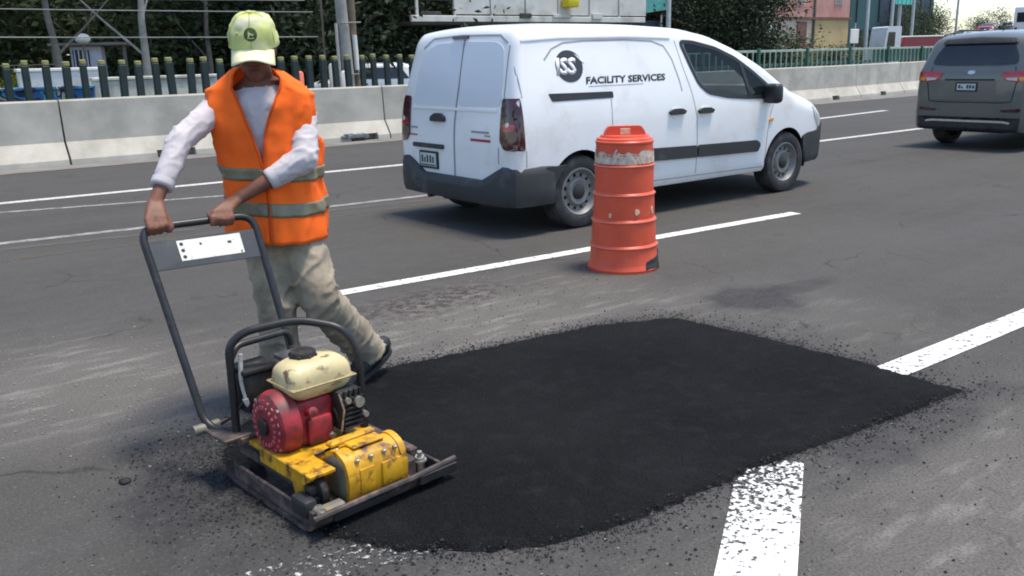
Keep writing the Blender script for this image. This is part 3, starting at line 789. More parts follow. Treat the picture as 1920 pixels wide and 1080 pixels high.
    plan = [(.43, -.955), (.30, -.965), (.12, -.955), (.03, -.92), (-.03, -.80), (-.055, -.5), (-.06, 0), (-.055, .5), (-.03, .80), (.03, .92), (.12, .955), (.30, .965), (.43, .955)]
    for x, y in plan:
        e = abs(y) > .7
        top = .465 if not e else .60
        if x > .2: top = .60
        d = Vector((x - 1.2, y)).normalized() if not e else Vector((0, 1 if y > 0 else -1)) if x > .1 else Vector((-.7, .7 if y > 0 else -.7))
        pr = [(-.06, .255), (-.012, .265), (.0, .30), (.006, .40), (.0, top - .07), (-.012, top - .015), (-.03, top), (-.10, top)]
        rings.append(mb.ring([(x + d.x * q, y + d.y * q, z) for q, z in pr]))
    mb.skin(rings)
    mb.obj("rear_bumper", PLASTIC, root, 40)
    # plastic cladding on the flanks between bumper and wheel
    for f in 'RL':
        c.decal("flank_cladding", [(.34, .585), (.57, .585), (.49, .50), (.42, .38), (.40, .29), (.34, .28)], f, PLASTIC, .018)
        c.decal("rubbing_strip", round2([(1.14, .535), (1.14, .655), (2.25, .625), (2.265, .505)], .012), f, PLASTIC, .022)
        c.decal("rubbing_strip", round2([(2.28, .505), (2.28, .625), (3.20, .605), (3.26, .56), (3.22, .485)], .03), f, PLASTIC, .022)
        c.decal("slide_rail", round2([(.41, 1.195), (1.16, 1.185), (1.16, 1.130), (.445, 1.128)], .012), f, BLACKP, .004)
        for x0, z in ((1.86, .965), (2.27, .955)):
            hd = c.decal("door_handle", round2([(x0, z), (x0 + .06, z + .025), (x0 + .17, z + .025), (x0 + .23, z), (x0 + .20, z - .03), (x0 + .03, z - .03)], .012), f, BLACKP, .032)
            c.decal("handle_cup", ell(x0 + .115, z - .015, .085, .055, 20), f, SEAM if False else WHITE, .006, hd)
        for nm, pts in (("door_gap", [(2.05, 1.66), (2.12, 1.38), (2.20, 1.15), (2.265, .9), (2.275, .66), (2.275, .30)]), ("door_gap", [(3.50, 1.03), (3.42, .86), (3.38, .66), (3.36, .30)]),
                        ("door_gap", [(1.13, 1.12), (1.13, .72), (1.18, .55), (1.18, .30)])):
            c.line(nm, pts, .009, f, SEAM, .0015)
        c.line("panel_crease", [(.42, 1.47), (.52, 1.56), (.66, 1.61), (.9, 1.625), (1.4, 1.63), (1.75, 1.615), (1.90, 1.57), (1.985, 1.45), (2.05, 1.25), (2.07, 1.15)], .016, f, SEAM, .0012)
        c.line("roof_gutter", [(.14, 1.63), (.6, 1.655), (1.4, 1.66), (2.0, 1.645)], .014, f, WHITE, .008)
        c.line("quarter_gap", [(.115, 1.62), (.125, 1.17)], .009, f, SEAM, .0015)
        c.line("quarter_gap", [(.135, .74), (.135, .6)], .009, f, SEAM, .0015)
        c.line("sill_gap", [(1.15, .335), (3.34, .315)], .012, f, SEAM, .0015)
        c.decal("repeater_lamp", ell(3.43, .80, .035, .018, 12), f, AMBER, .012)
        c.decal("bumper_corner", round2([(4.03, .585), (4.14, .615), (4.42, .625), (4.55, .72), (4.61, .70), (4.63, .45), (4.60, .28), (4.10, .28), (4.09, .36)], .03), f, PLASTIC, .02)
        c.decal("headlight", round2([(4.28, .91), (4.44, .80), (4.56, .68), (4.56, .64), (4.46, .66), (4.33, .79)], .02), f, CLEARLENS, .008)
        # mirrors
        s = -1 if f == 'R' else 1
        mb = MB(); mb.box((3.34, s * 1.02, 1.075), (.13, .19, .20), .045, 3); mb.box((3.40, s * .90, 1.03), (.10, .10, .05), .01); mb.obj("wing_mirror", BLACKP, root)
    c.decal("front_bumper", round2(rect(-.70, .70, .28, .62), .05), 'F', PLASTIC, .03)
    c.decal("front_grille", round2(rect(-.35, .35, .62, .70), .03), 'F', BLACKP, .02)
    # signwriting
    lg = c.decal("round_logo", ell(.69, 1.415, .155, .135), 'R', INK, .003)
    c.text("logo_letters", "ISS", .528, 1.352, .185, 'R', WHITEINK, .0045, 0.12, .008, lg, 1.06)
    c.decal("logo_slash", [(.835, 1.455), (.87, 1.435), (.80, 1.50), (.76, 1.52)], 'R', WHITEINK, .0045, lg)
    lg2 = c.text("lettering", "FACILITY SERVICES", .85, 1.262, .082, 'R', INK, .003, 0.10, .0024, None, 1.46)
    c.decal("thin_underline", rect(.88, 1.56, 1.238, 1.241), 'R', SEAM, .003)
    for x in (.76, 3.74):
        for s in (-1, 1):
            wheel(root, x, s * (.94 - .115), s, .325, .205); arch_liner(root, x, .94, .375, .325, s)
    # underside: exhaust and beam
    mb = MB(); mb.box((.30, .15, .26), (.36, .5, .13), .04); mb.tube([(.02, .45, .24), (.5, .45, .27), (1.2, .4, .26)], .025); mb.cyl((.76, -.75, .30), (.76, .75, .30), .04); mb.box((2.2, 0, .255), (3.2, 1.3, .06), .02); mb.obj("underbody", BLACKP, root)
    # roof aerial
    mb = MB(); mb.cyl((.62, .55, 1.78), (.62, .55, 1.80), .03); mb.cyl((.62, .55, 1.79), (.58, .55, 1.83), .012); mb.obj("aerial_base", BLACKP, root)
    return root
build_van()

def build_suv():
    root = thing("grey_suv", "dark taupe SUV cut off by the right edge, ahead of the van", "car", (13.45, 6.44, 0))
    zt = [(0, 1.60), (.25, 1.655), (.7, 1.69), (1.6, 1.70), (2.2, 1.66), (2.7, 1.52), (3.3, 1.13), (3.6, 1.05), (4.3, .98), (4.6, .86), (4.68, .7)]
    lean = lambda z: (.42 * max(0, z - 1.10) ** 1.05 + .02) if z > 1.1 else .02 + .10 * max(0, .62 - z) * 0
    c = Car(root, 4.70, .83, zt, .27, 1.12, .17, lean, GREYPAINT, (.92, 3.68), (.385, .345), .2, .13, .10, .03)
    c.decal("rear_window", round2([(.62, 1.245), (.60, 1.36), (.50, 1.53), (-.50, 1.53), (-.60, 1.36), (-.62, 1.245), (-.35, 1.225), (.35, 1.225)], .05), 'B', DKGLASS, .006)
    c.decal("roof_spoiler", round2([(.54, 1.535), (.50, 1.60), (0, 1.625), (-.50, 1.60), (-.54, 1.535)], .03), 'B', BLACKP, .05)
    mb = MB(); mb.tube([(.10, .0, 1.235), (.08, -.42, 1.26)], .010, 6); mb.obj("wiper", BLACKP, root)
    for s in (-1, 1):
        t = c.decal("tail_light", round2([(s * .42, 1.13), (s * .76, 1.145), (s * .79, 1.02), (s * .66, .985), (s * .47, 1.02)], .03), 'B', REDLENS, .012)
        c.decal("clear_lens", round2([(s * .50, 1.045), (s * .66, 1.055), (s * .66, 1.005), (s * .52, 1.02)], .015), 'B', CLEARLENS, .016, t)
        c.decal("amber_lens", round2([(s * .68, 1.06), (s * .77, 1.06), (s * .77, 1.01), (s * .68, 1.01)], .012), 'B', AMBER, .016, t)
        f = 'R' if s < 0 else 'L'
        c.decal("lens_wrap", round2([(.03, 1.14), (.30, 1.13), (.22, 1.05), (.03, 1.01)], .02), f, REDLENS, .010, t)
        c.decal("fog_reflector", round2([(s * .46, .595), (s * .74, .62), (s * .74, .57), (s * .50, .565)], .02), 'B', DKREDLENS, .012)
        c.decal("side_glass", round2([(.42, 1.18), (.62, 1.50), (1.5, 1.55), (2.4, 1.50), (3.05, 1.15)], .06), f, DKGLASS, .005)
        c.line("window_trim", [(.40, 1.16), (3.05, 1.13)], .02, f, CHROME, .01)
        for x in (1.45, 2.55): c.line("door_gap", [(x, 1.15), (x, .35)], .01, f, DARKSEAM, .002)
        for x in (1.25, 2.30): c.decal("door_handle", rect(x, x + .18, 1.0, 1.03), f, CHROME, .03)
        c.decal("sill_cladding", [(1.35, .28), (3.25, .28), (3.25, .42), (1.35, .42)], f, BLACKP, .014)
        mb = MB(); mb.tube([(.55, s * .58, 1.69), (.7, s * .58, 1.735), (2.0, s * .58, 1.735), (2.15, s * .58, 1.69)], .014, 8); mb.obj("roof_rail", BLACKP, root)
        mb = MB(); mb.box((3.0, s * .93, 1.14), (.12, .18, .15), .04, 3); mb.obj("wing_mirror", GREYPAINT, root)
    rc = c.decal("plate_recess", round2([(.37, 1.015), (-.33, 1.015), (-.38, .835), (.42, .835)], .03), 'B', GREYPAINT, .003)
    c.line("recess_edge", [(.38, 1.02), (-.34, 1.02)], .022, 'B', DARKSEAM, .008)
    pf = c.decal("license_plate", round2(rect(-.11, .21, .85, .985), .012), 'B', BLACKP, .012)
    c.decal("plate_face", rect(-.085, .185, .872, .963), 'B', PLATE, .016, pf)
    for a, wd, hh in ((.15, .03, .05), (.11, .025, .03), (.03, .03, .05), (-.01, .03, .05), (-.055, .03, .045)):
        c.decal("plate_mark", rect(a - wd / 2, a + wd / 2, .895, .895 + hh), 'B', INK, .0175, pf)
    c.decal("maker_badge", ell(0, 1.125, .055, .028, 20), 'B', CHROME, .010)
    c.line("tailgate_gap", [(.60, 1.20), (.645, .98), (.60, .71), (.45, .695), (-.45, .695), (-.60, .71), (-.645, .98), (-.60, 1.20)], .014, 'B', DARKSEAM, .003)
    c.line("tailgate_lip", [(.56, .735), (-.56, .735)], .02, 'B', GREYPAINT, .014)
    c.decal("lower_bumper", round2([(.75, .50), (.60, .42), (-.60, .42), (-.75, .50), (-.73, .29), (.73, .29)], .04), 'B', BLACKP, .016)
    c.line("skid_strip", [(.62, .41), (.52, .425), (-.52, .425), (-.62, .41)], .03, 'B', CHROME, .022)
    for x in (.92, 3.68):
        for s in (-1, 1):
            wheel(root, x, s * (.83 - .12), s, .345, .225, 5, CHROME); arch_liner(root, x, .83, .385, .345, s)
    mb = MB(); mb.box((.5, 0, .30), (.5, .9, .12), .04); mb.box((2.3, 0, .27), (3.2, 1.2, .07), .02); mb.obj("underbody", BLACKP, root)
    mb = MB(); mb.tube([(.95, 0, 1.70), (.85, 0, 1.76)], .012, 6); mb.obj("roof_aerial", BLACKP, root)
build_suv()
#@@PART2
# ------------------------------------------------------------------ traffic drum
def traffic_drum():
    root = thing("traffic_drum", "scuffed orange traffic drum with a worn pale band, standing by the lane line", "traffic drum", (4.45, 4.50, 0), radians(8)); root.scale = (.835, .835, .915)
    H = [0, .20, .40, .605, .825, 1.0]
    R0 = [.296, .281, .266, .254, .245, .236]
    prof = [(.01, .0), (R0[0] + .012, .0), (R0[0] + .014, .02), (R0[0], .05)]
    for i in range(5):
        z0, z1 = H[i], H[i + 1]; r0, r1 = R0[i], R0[i + 1]
        prof += [(r0 - .004, z0 + (.06 if i == 0 else .022)), (r1 + .004, z1 - .020), (r1 + .009, z1 - .012), (r1 + .009, z1 + .0), (r1 - .004, z1 + .012)]
    prof += [(.212, 1.02), (.20, 1.045)]
    mb = MB(); mb.lathe(prof, 56)
    # a crushed, dented foot
    for v in mb.bm.verts:
        a = math.atan2(v.co.y, v.co.x); r = Vector((v.co.x, v.co.y)).length
        if r > .05:
            k = 1 + .012 * noise.noise(Vector((cos(a) * 2, sin(a) * 2, v.co.z * 4)))
            if v.co.z < .18: k += .03 * noise.noise(Vector((cos(a) * 2.5, sin(a) * 2.5, 7))) * (1 - v.co.z / .18)
            v.co.x *= k; v.co.y *= k
    o = mb.obj("barrel", ORANGEP, root, 30)
    # handle block on the lid with a pale sticker
    mb = MB(); mb.prism(round2([(-.185, 1.03), (.185, 1.03), (.145, 1.112), (-.145, 1.112)], .03), -.05, .05, 'Y')
    bmesh.ops.bevel(mb.bm, geom=[e for e in mb.bm.edges if abs(e.verts[0].co.y - e.verts[1].co.y) < 1e-4], offset=.012, segments=2, affect='EDGES')
    a = radians(-46)                                       # the flat of the handle looks to where the traffic comes from
    hd = mb.obj("handle", ORANGEP, root, 40); hd.rotation_euler = (0, 0, a)
    mb = MB(); mb.box((0, -.053, 1.072), (.085, .006, .045), .002, 1); mb.obj("sticker", CREAMSTICK, hd)
    mb = MB(); mb.lathe([(.240, 1.0), (.232, 1.022), (.17, 1.042), (.01, 1.045)], 40); mb.obj("lid", ORANGEP, root)
    # worn reflective band
    def band(name, z0, z1, m_, off, jag=0.0):
        mb = MB(); n = 96; A = []; B = []
        for k in range(n):
            t = 2 * pi * k / n
            za = z0; zb = z1 + jag * noise.noise(Vector((cos(t) * 7, sin(t) * 7, 1.3)))
            for z, Lx in ((za, A), (zb, B)):
                r = interp(list(zip(H, R0)), z) + off + .0025
                kk = 1 + .012 * noise.noise(Vector((cos(t) * 2, sin(t) * 2, z * 4)))
                Lx.append((r * kk * cos(t), r * kk * sin(t), z))
        a_ = mb.ring(A); b_ = mb.ring(B); mb.skin([a_, b_], True, False, False)
        return mb.obj(name, m_, root, 60)
    band("reflective_band", .838, .905, WORNBAND, .0045, .03)
    band("reflective_band", .905, .925, WORNBAND, .0040, .05)
    for i in (1, 2, 3, 4):
        mb = MB(); r = R0[i] + .0085; kz = H[i] - .006
        pts = []
        for k in range(57):
            t = 2 * pi * k / 56; kk = 1 + .012 * noise.noise(Vector((cos(t) * 2, sin(t) * 2, kz * 4)))
            pts.append((r * kk * cos(t), r * kk * sin(t), kz))
        mb.tube(pts, .0055, 6); mb.obj("rib", ORANGEEDGE, root, 60)
    # hole torn in the foot, and scraped spots
    def spot(t0, z0, rw, rh, m_, name, jag=.35, off=.004):
        mb = MB(); pts = []
        for k in range(24):
            a = 2 * pi * k / 24; j = 1 + jag * noise.noise(Vector((cos(a) * 2, sin(a) * 2, t0 * 3)))
            t = t0 + rw * cos(a) * j; z = max(.004, z0 + rh * sin(a) * j)
            pts.append((t, z))
        ring0 = []; ring1 = []
        def P(t, z, o_):
            r = interp(list(zip(H, R0)), z) + o_ + (.006 if z < .05 else 0)
            kk = 1 + .012 * noise.noise(Vector((cos(t) * 2, sin(t) * 2, z * 4)))
            if z < .18: kk += .03 * noise.noise(Vector((cos(t) * 2.5, sin(t) * 2.5, 7))) * (1 - z / .18)
            return (r * kk * cos(t), r * kk * sin(t), z)
        cx_ = sum(p[0] for p in pts) / 24; cz_ = sum(p[1] for p in pts) / 24
        rings = [mb.ring([P(cx_ + (t - cx_) * f, cz_ + (z - cz_) * f, off if f < 1 else .0) for t, z in pts]) for f in (1, .97, .6, .25)]
        mb.skin(rings, True, False, True)
        mb.obj(name, m_, root, 60)
    spot(radians(-66), .050, .60, .055, BLACKP, "torn_hole", .5, .010)
    spot(radians(-44), .100, .26, .075, BLACKP, "torn_hole", .5, .009)
    spot(radians(-118), .475, .085, .022, CREAMSTICK, "scrape_mark", .4, .006); spot(radians(-80), .475, .05, .030, CREAMSTICK, "scrape_mark", .5, .006)
    spot(radians(-168), .45, .05, .02, CREAMSTICK, "scrape_mark", .4, .006)
CREAMSTICK = mat("pale_scrape", (0.66, 0.50, 0.32), 0.6, var=0.25, vscale=40)
WORNBAND = mat("worn_reflective_band", (0.52, 0.44, 0.36), 0.6, var=0.25, vscale=25, dirt=((0.55, 0.10, 0.05), 22, 0.56, 0.64))
traffic_drum()

# ------------------------------------------------------------------ plate compactor
def compactor():
    yaw = radians(6)
    root = thing("plate_compactor", "dirty plate compactor with cream tank, red engine and yellow exciter on fresh asphalt", "compactor", (1.30, 2.47, 0.02), yaw)
    Z = lambda z: z - .02
    # base plate: pan with turned up nose and sides
    mb = MB(); rings = []
    for y, z in ((-.015, .080), (-.022, .082), (-.012, .05), (.02, .022), (.06, .008), (.3, .006), (.56, .008), (.60, .022), (.615, .05), (.605, .052), (.585, .035), (.55, .026), (.3, .022), (.07, .026), (.035, .04), (.006, .07)):
        rings.append([(x, y, Z(z)) for x in (-.275, .275)])
    n = len(rings)
    A = mb.ring([r[0] for r in rings]); B = mb.ring([r[1] for r in rings]); mb.skin([A, B])
    mb.obj("base_plate", RUSTY, root, 30)
    mb = MB()
    mb.bm.free()
    for s in (-1, 1):
        mb = MB(); mb.box((s * .262, .29, Z(.055)), (.012, .55, .06), .003, 1); mb.obj("side_flange", RUSTY, root)
    mb = MB(); mb.tube([(-.285, -.024, Z(.082)), (-.1, -.028, Z(.088)), (.12, -.026, Z(.088)), (.31, -.014, Z(.092))], .011, 8); mb.obj("nose_bar", RUSTY, root)
    mb = MB(); mb.box((.22, -.028, Z(.068)), (.17, .014, .036), .004, 1); mb.obj("nose_wear_strip", ENGBLACK, root); mb = MB(); mb.box((-.1, -.022, Z(.058)), (.22, .012, .024), .004, 1); mb.obj("nose_wear_strip", ENGBLACK, root)
    # side bar of the lower frame with rubber mounts
    for s in (-1, 1):
        mb = MB(); mb.box((s * .205, .34, Z(.115)), (.04, .50, .035), .006, 1); mb.obj("side_rail", RUSTY, root)
        for y in (.10, .50):
            mb = MB(); mb.lathe([(.034, Z(.03)), (.028, Z(.05)), (.028, Z(.08)), (.034, Z(.10))], 16, Matrix.Translation((s * .205, y, 0))); mb.obj("rubber_mount", BLACKP, root)
    mb = MB(); mb.box((-.255, .085, Z(.085)), (.05, .10, .065), .014, 2); mb.obj("bump_stop", BLACKP, root)
    mb = MB(); mb.cyl((-.235, .035, Z(.07)), (-.235, .005, Z(.075)), .018, .018, 14); mb.cyl((-.235, .01, Z(.074)), (-.235, -.008, Z(.077)), .009, .009, 8); mb.lathe([(.026, 0), (.026, .006)], 16, Matrix.Translation((-.235, .038, Z(.070))) @ Matrix.Rotation(radians(90), 4, 'X')); mb.obj("bolt", BAREM, root)
    mb = MB(); mb.cyl((.205, .06, Z(.06)), (.20, .05, Z(.115)), .017, .017, 14); mb.cyl((.20, .05, Z(.11)), (.198, .046, Z(.135)), .009, .009, 8); mb.lathe([(.026, 0), (.026, .006)], 16, Matrix.Translation((.203, .055, Z(.095)))); mb.obj("bolt", BAREM, root)
    mb = MB(); mb.box((-.19, .03, Z(.060)), (.10, .04, .05), .008, 1, rot=None); mb.obj("nose_lug", GREYEND, root)
    # yellow exciter housing
    # boxy shell: flat foot, upright sides, rounded top
    pr = round2([(.022, .055), (.016, .155), (.038, .208), (.095, .226), (.146, .208), (.170, .155), (.166, .055)], .028, 3)
    def grow(f, g=1.0): return [(.095 + (p - .095) * f, Z(.150 + (q - .150) * f * g)) for p, q in pr]
    mb = MB(); mb.prism(grow(1), -.105, .105, 'X')
    ex_ = mb.obj("exciter_housing", YELLOW, root, 28)
    for x, w_ in ((-.112, .010), (.108, .012)):
        mb = MB(); mb.prism(grow(1.07), x - w_, x + w_, 'X'); mb.obj("housing_flange", YELLOW, ex_, 28)
    mb = MB(); mb.prism(grow(.82, 1.02), -.126, -.120, 'X'); mb.obj("end_cover", GREYEND, ex_, 28)
    mb = MB(); mb.box((.055, .0155, Z(.125)), (.085, .012, .085), .005, 2); mb.obj("raised_pad", YELLOW, ex_)
    mb = MB(); mb.box((-.045, .0185, Z(.125)), (.06, .010, .09), .005, 2); mb.obj("raised_pad", YELLOW, ex_)
    mb = MB(); mb.box((.0, .095, Z(.228)), (.13, .06, .010), .004, 1); mb.obj("top_rib", YELLOW, ex_)
    mb = MB(); mb.box((.0, .178, Z(.215)), (.19, .035, .02), .006, 1); mb.obj("back_lip", YELLOW, ex_)
    for x in (-.075, -.02, .035, .08):
        for y, z in ((.030, .195), (.158, .195)):
            mb = MB(); mb.lathe([(.009, 0), (.009, .008), (.006, .010), (.001, .010)], 6, Matrix.Translation((x, y, Z(z)))); mb.obj("housing_bolt", BAREM, ex_)
    mb = MB(); mb.box((0.0, .09, Z(.045)), (.30, .17, .04), .008, 1); mb.box((.15, .10, Z(.075)), (.06, .12, .10), .01, 1); mb.obj("exciter_foot", RUSTY, root)
    # engine deck: yellow front face with gusset, rust-brown tail
    mb = MB(); mb.box((-.05, .36, Z(.170)), (.36, .34, .018), .004, 1); mb.box((-.10, .198, Z(.150)), (.24, .014, .06), .004, 1); mb.box((-.225, .30, Z(.150)), (.014, .24, .06), .004, 1); mb.obj("engine_deck", YELLOW, root)
    mb = MB(); mb.prism([(.12, Z(.045)), (.165, Z(.045)), (.20, Z(.175)), (.06, Z(.185)), (.07, Z(.165)), (.13, Z(.13))], -.165, -.150, 'X'); mb.prism([(.12, Z(.045)), (.165, Z(.045)), (.20, Z(.175)), (.06, Z(.185)), (.07, Z(.165)), (.13, Z(.13))], -.235, -.222, 'X'); mb.box((-.19, .125, Z(.180)), (.10, .13, .014), .003, 1); mb.obj("belt_guard_bracket", YELLOW, root)
    mb = MB(); mb.lathe([(.05, -.012), (.055, 0), (.05, .012), (.02, .014)], 20, Matrix.Translation((-.19, .10, Z(.11))) @ Matrix.Rotation(radians(90), 4, 'Y')); mb.obj("pulley", ENGBLACK, root)
    mb = MB(); mb.box((-.265, .60, Z(.195)), (.11, .20, .016), .004, 1); mb.box((-.265, .60, Z(.176)), (.014, .20, .03), .003, 1); mb.box((.10, .60, Z(.195)), (.11, .20, .016), .004, 1); mb.box((-.08, .52, Z(.180)), (.36, .05, .03), .004, 1); mb.obj("handle_bracket", RUSTY, root)
    mb = MB(); mb.lathe([(.020, -.05), (.020, .05)], 12, Matrix.Translation((-.305, .675, Z(.20))) @ Matrix.Rotation(radians(90), 4, 'Y')); mb.obj("pivot_pin", GREYEND, root)
    # engine
    mb = MB(); mb.box((-.075, .37, Z(.265)), (.17, .16, .17), .02, 2); mb.box((-.06, .285, Z(.235)), (.10, .03, .10), .012, 2); mb.cyl((-.10, .292, Z(.305)), (-.10, .258, Z(.318)), .013, .013, 12); mb.lathe([(.0, 0.0), (.016, .0), (.018, .014), (.008, .02)], 12, Matrix.Translation((-.10, .26, Z(.318))) @ Matrix.Rotation(radians(75), 4, 'X')); mb.obj("engine_block", REDM, root)
    mx = Matrix.Translation((-.160, .375, Z(.268)))
    mb = MB(); mb.lathe([(.118, .02), (.120, -.02), (.112, -.045), (.095, -.058), (.05, -.064), (.005, -.064)], 40, mx, axis='X'); sh = mb.obj("fan_shroud", REDM, root, 30)
    mb = MB()
    for k in range(20):
        a = 2 * pi * k / 20
        for r0, r1 in ((.062, .076), (.083, .097)):
            x0 = -.0615 - (.0 if r0 < .08 else -.006)
            q = [(r0 * cos(a - .07), r0 * sin(a - .07)), (r0 * cos(a + .07), r0 * sin(a + .07)), (r1 * cos(a + .06), r1 * sin(a + .06)), (r1 * cos(a - .06), r1 * sin(a - .06))]
            A = mb.ring([mx @ Vector((x0 + .004, p, q_)) for p, q_ in q]); B = mb.ring([mx @ Vector((x0 - .0035, p, q_)) for p, q_ in q]); mb.skin([A, B])
    mb.obj("cooling_slots", PINKISH, sh)
    mb = MB(); mb.lathe([(.03, -.062), (.032, -.074), (.02, -.078), (.002, -.078)], 20, mx, axis='X'); mb.obj("starter_hub", ENGBLACK, sh)
    # muffler guard and cylinder fins to the right of the block
    mb = MB(); mb.box((.055, .31, Z(.285)), (.10, .13, .15), .016, 2)
    for k in range(7): mb.box((.055, .24, Z(.225 + k * .018)), (.085, .02, .006), .001, 1)
    for k in range(4): mb.box((.023 + k * .021, .236, Z(.34)), (.007, .012, .05), .001, 1)
    mb.obj("muffler_guard", ENGBLACK, root)
    mb = MB(); mb.cyl((.075, .242, Z(.315)), (.075, .218, Z(.315)), .020, .020, 16); mb.obj("exhaust_outlet", BAREM, root)
    for q in ((.030, .33), (.10, .26)):
        mb = MB(); mb.cyl((q[0], .242, Z(q[1])), (q[0], .220, Z(q[1])), .011, .011, 10); mb.obj("guard_bolt", BAREM, root)
    mb = MB(); mb.tube([(.0, .235, Z(.36)), (.01, .225, Z(.30)), (.0, .235, Z(.22))], .004, 6); mb.obj("spark_lead", BAREM, root)
    # fuel tank: two pressed halves with a seam
    def tank(z0, z1, grow0, grow1, nm):
        mb = MB(); rings = []
        for t in [k / 8 for k in range(9)]:
            z = z0 + (z1 - z0) * t; g = grow0 + (grow1 - grow0) * t
            if nm == 'u': g = -.035 * (t ** 4) - .004 * t
            else: g = -.03 * ((1 - t) ** 2)
            w_, d_ = .125 + g, .088 + g; r = .034; pts = []
            for cx_, cy_, a0 in ((w_ - r, d_ - r, 0), (-w_ + r, d_ - r, 90), (-w_ + r, -d_ + r, 180), (w_ - r, -d_ + r, 270)):
                for k in range(6):
                    a = radians(a0 + 90 * k / 5); pts.append((-.03 + cx_ + r * cos(a), .36 + cy_ + r * sin(a), z))
            rings.append(mb.ring(pts))
        mb.skin(rings); return mb
    tk = tank(Z(.405), Z(.482), 0, 0, 'u').obj("fuel_tank", CREAM, root, 40)
    tank(Z(.350), Z(.400), 0, 0, 'l').obj("tank_lower_half", CREAM, tk, 40)
    mb = MB(); mb.box((-.03, .36, Z(.4025)), (.262, .186, .006), .002, 1); mb.obj("tank_seam", CREAMD, tk)
    mb = MB(); mb.lathe([(.046, Z(.478)), (.048, Z(.494)), (.044, Z(.502)), (.02, Z(.505)), (.002, Z(.505))], 24, Matrix.Translation((-.045, .385, 0)))
    for k in range(8): mb.box((-.045 + .047 * cos(k * pi / 4), .385 + .047 * sin(k * pi / 4), Z(.487)), (.01, .01, .012), .002, 1)
    mb.obj("fuel_cap", ENGBLACK, tk)
    # air cleaner, carburettor side
    mb = MB(); mb.box((-.155, .555, Z(.345)), (.13, .12, .15), .02, 2); mb.box((-.155, .555, Z(.43)), (.14, .13, .022), .008, 2); mb.obj("air_cleaner", ENGBLACK, root)
    mb = MB(); mb.box((.02, .52, Z(.38)), (.14, .10, .12), .02, 2); mb.box((.01, .52, Z(.443)), (.15, .11, .02), .008, 2); mb.obj("water_bottle", GREYD, root)
    mb = MB(); mb.tube(rounded([(-.215, .52, Z(.50)), (-.225, .52, Z(.40)), (-.215, .51, Z(.325)), (-.17, .51, Z(.31))], .03), .008, 8); mb.cyl((-.217, .512, Z(.335)), (-.205, .51, Z(.300)), .013, .011, 10); mb.obj("throttle_cable", PALEHOSE, root)
    for y, z in ((.30, .34), (.45, .34), (.30, .20), (.45, .20)):
        mb = MB(); mb.lathe([(.008, 0), (.008, -.008), (.001, -.009)], 6, Matrix.Translation((-.205, y, Z(z))), axis='X'); mb.obj("shroud_bolt", BAREM, sh)
    mb = MB(); mb.tube([(.0, .275, Z(.30)), (.02, .25, Z(.20)), (-.05, .20, Z(.19)), (-.14, .19, Z(.19))], .006, 6); mb.obj("fuel_hose", BLACKP, root, 60)
    mb = MB(); mb.tube([(-.21, .52, Z(.33)), (-.25, .56, Z(.26)), (-.27, .62, Z(.22))], .006, 6); mb.obj("control_cable", BLACKP, root, 60)
    mb = MB(); mb.box((-.02, .288, Z(.245)), (.05, .006, .045), .003, 1); mb.obj("oil_cap_plate", ENGBLACK, root)
    mb = MB(); mb.cyl((-.02, .28, Z(.205)), (-.02, .262, Z(.20)), .012, .012, 8); mb.obj("oil_plug", BAREM, root)
    # lifting frame round the engine
    cage = rounded([(-.245, .555, Z(.20)), (-.240, .555, Z(.53)), (-.19, .53, Z(.575)), (-.02, .45, Z(.60)), (.10, .33, Z(.565)), (.135, .30, Z(.46)), (.135, .295, Z(.17))], .07, 8)
    mb = MB(); mb.tube(cage, .0150, 12); mb.obj("lifting_frame", TUBE, root, 60)
    mb = MB(); mb.tube(rounded([(-.235, .56, Z(.475)), (-.20, .58, Z(.515)), (.02, .60, Z(.515)), (.03, .60, Z(.46))], .03), .0125, 10); mb.obj("throttle_bar", TUBE, root, 60)
    # operator handle
    tl, tr = Vector((-.318, 1.04, Z(.905))), Vector((.118, .985, Z(.905)))
    bl, br = Vector((-.305, .675, Z(.20))), Vector((.110, .675, Z(.20)))
    path = rounded([(-.215, .50, Z(.185)), bl, tl, tr, br, (.11, .50, Z(.185))], .065, 8)
    mb = MB(); mb.tube(path, .0150, 12); hd = mb.obj("handle", TUBE, root, 60)
    # grey cross panel with a pale instruction plate
    ul = (bl - tl).normalized(); ur = (br - tr).normalized(); nrm = (tr - tl).cross(ul).normalized()
    def on(s, d, o_=0): return (tl + ul * d).lerp(tr + ur * d, s) + nrm * o_
    def slab(s0, s1, d0, d1, o0, o1, nm, m_, par):
        mb = MB(); A = mb.ring([on(s0, d0, o0), on(s1, d0, o0), on(s1, d1, o0), on(s0, d1, o0)]); B = mb.ring([on(s0, d0, o1), on(s1, d0, o1), on(s1, d1, o1), on(s0, d1, o1)]); mb.skin([A, B]); return mb.obj(nm, m_, par)
    sgn = -1 if nrm.y > 0 else 1
    pn = slab(.02, .98, .060, .175, .004 * sgn, -.004 * sgn, "cross_panel", PANELGREY, root)
    lab = slab(.26, .83, .068, .150, .0055 * sgn, .004 * sgn, "instruction_plate", LABELM, pn)
    for d in (.083, .109, .135):
        mb = MB(); c_ = on(.295, d, .0062 * sgn); pts = [c_ + (on(1, d) - on(0, d)).normalized() * .0075 * cos(a * pi / 6) + ul * .0075 * sin(a * pi / 6) for a in range(12)]
        A = mb.ring(pts); B = mb.ring([p - nrm * sgn * .003 for p in pts]); mb.skin([A, B]); mb.obj("symbol_dot", INK, lab)
    for s, d, w_ in ((.45, .086, .02), (.70, .094, .035), (.80, .138, .012)): slab(s, s + w_, d, d + .010, .0062 * sgn, .003 * sgn, "printed_mark", INK, lab)
    return root, on
PINKISH = mat("bare_slot_edges", (0.48, 0.10, 0.12), 0.5, var=0.25, vscale=40)
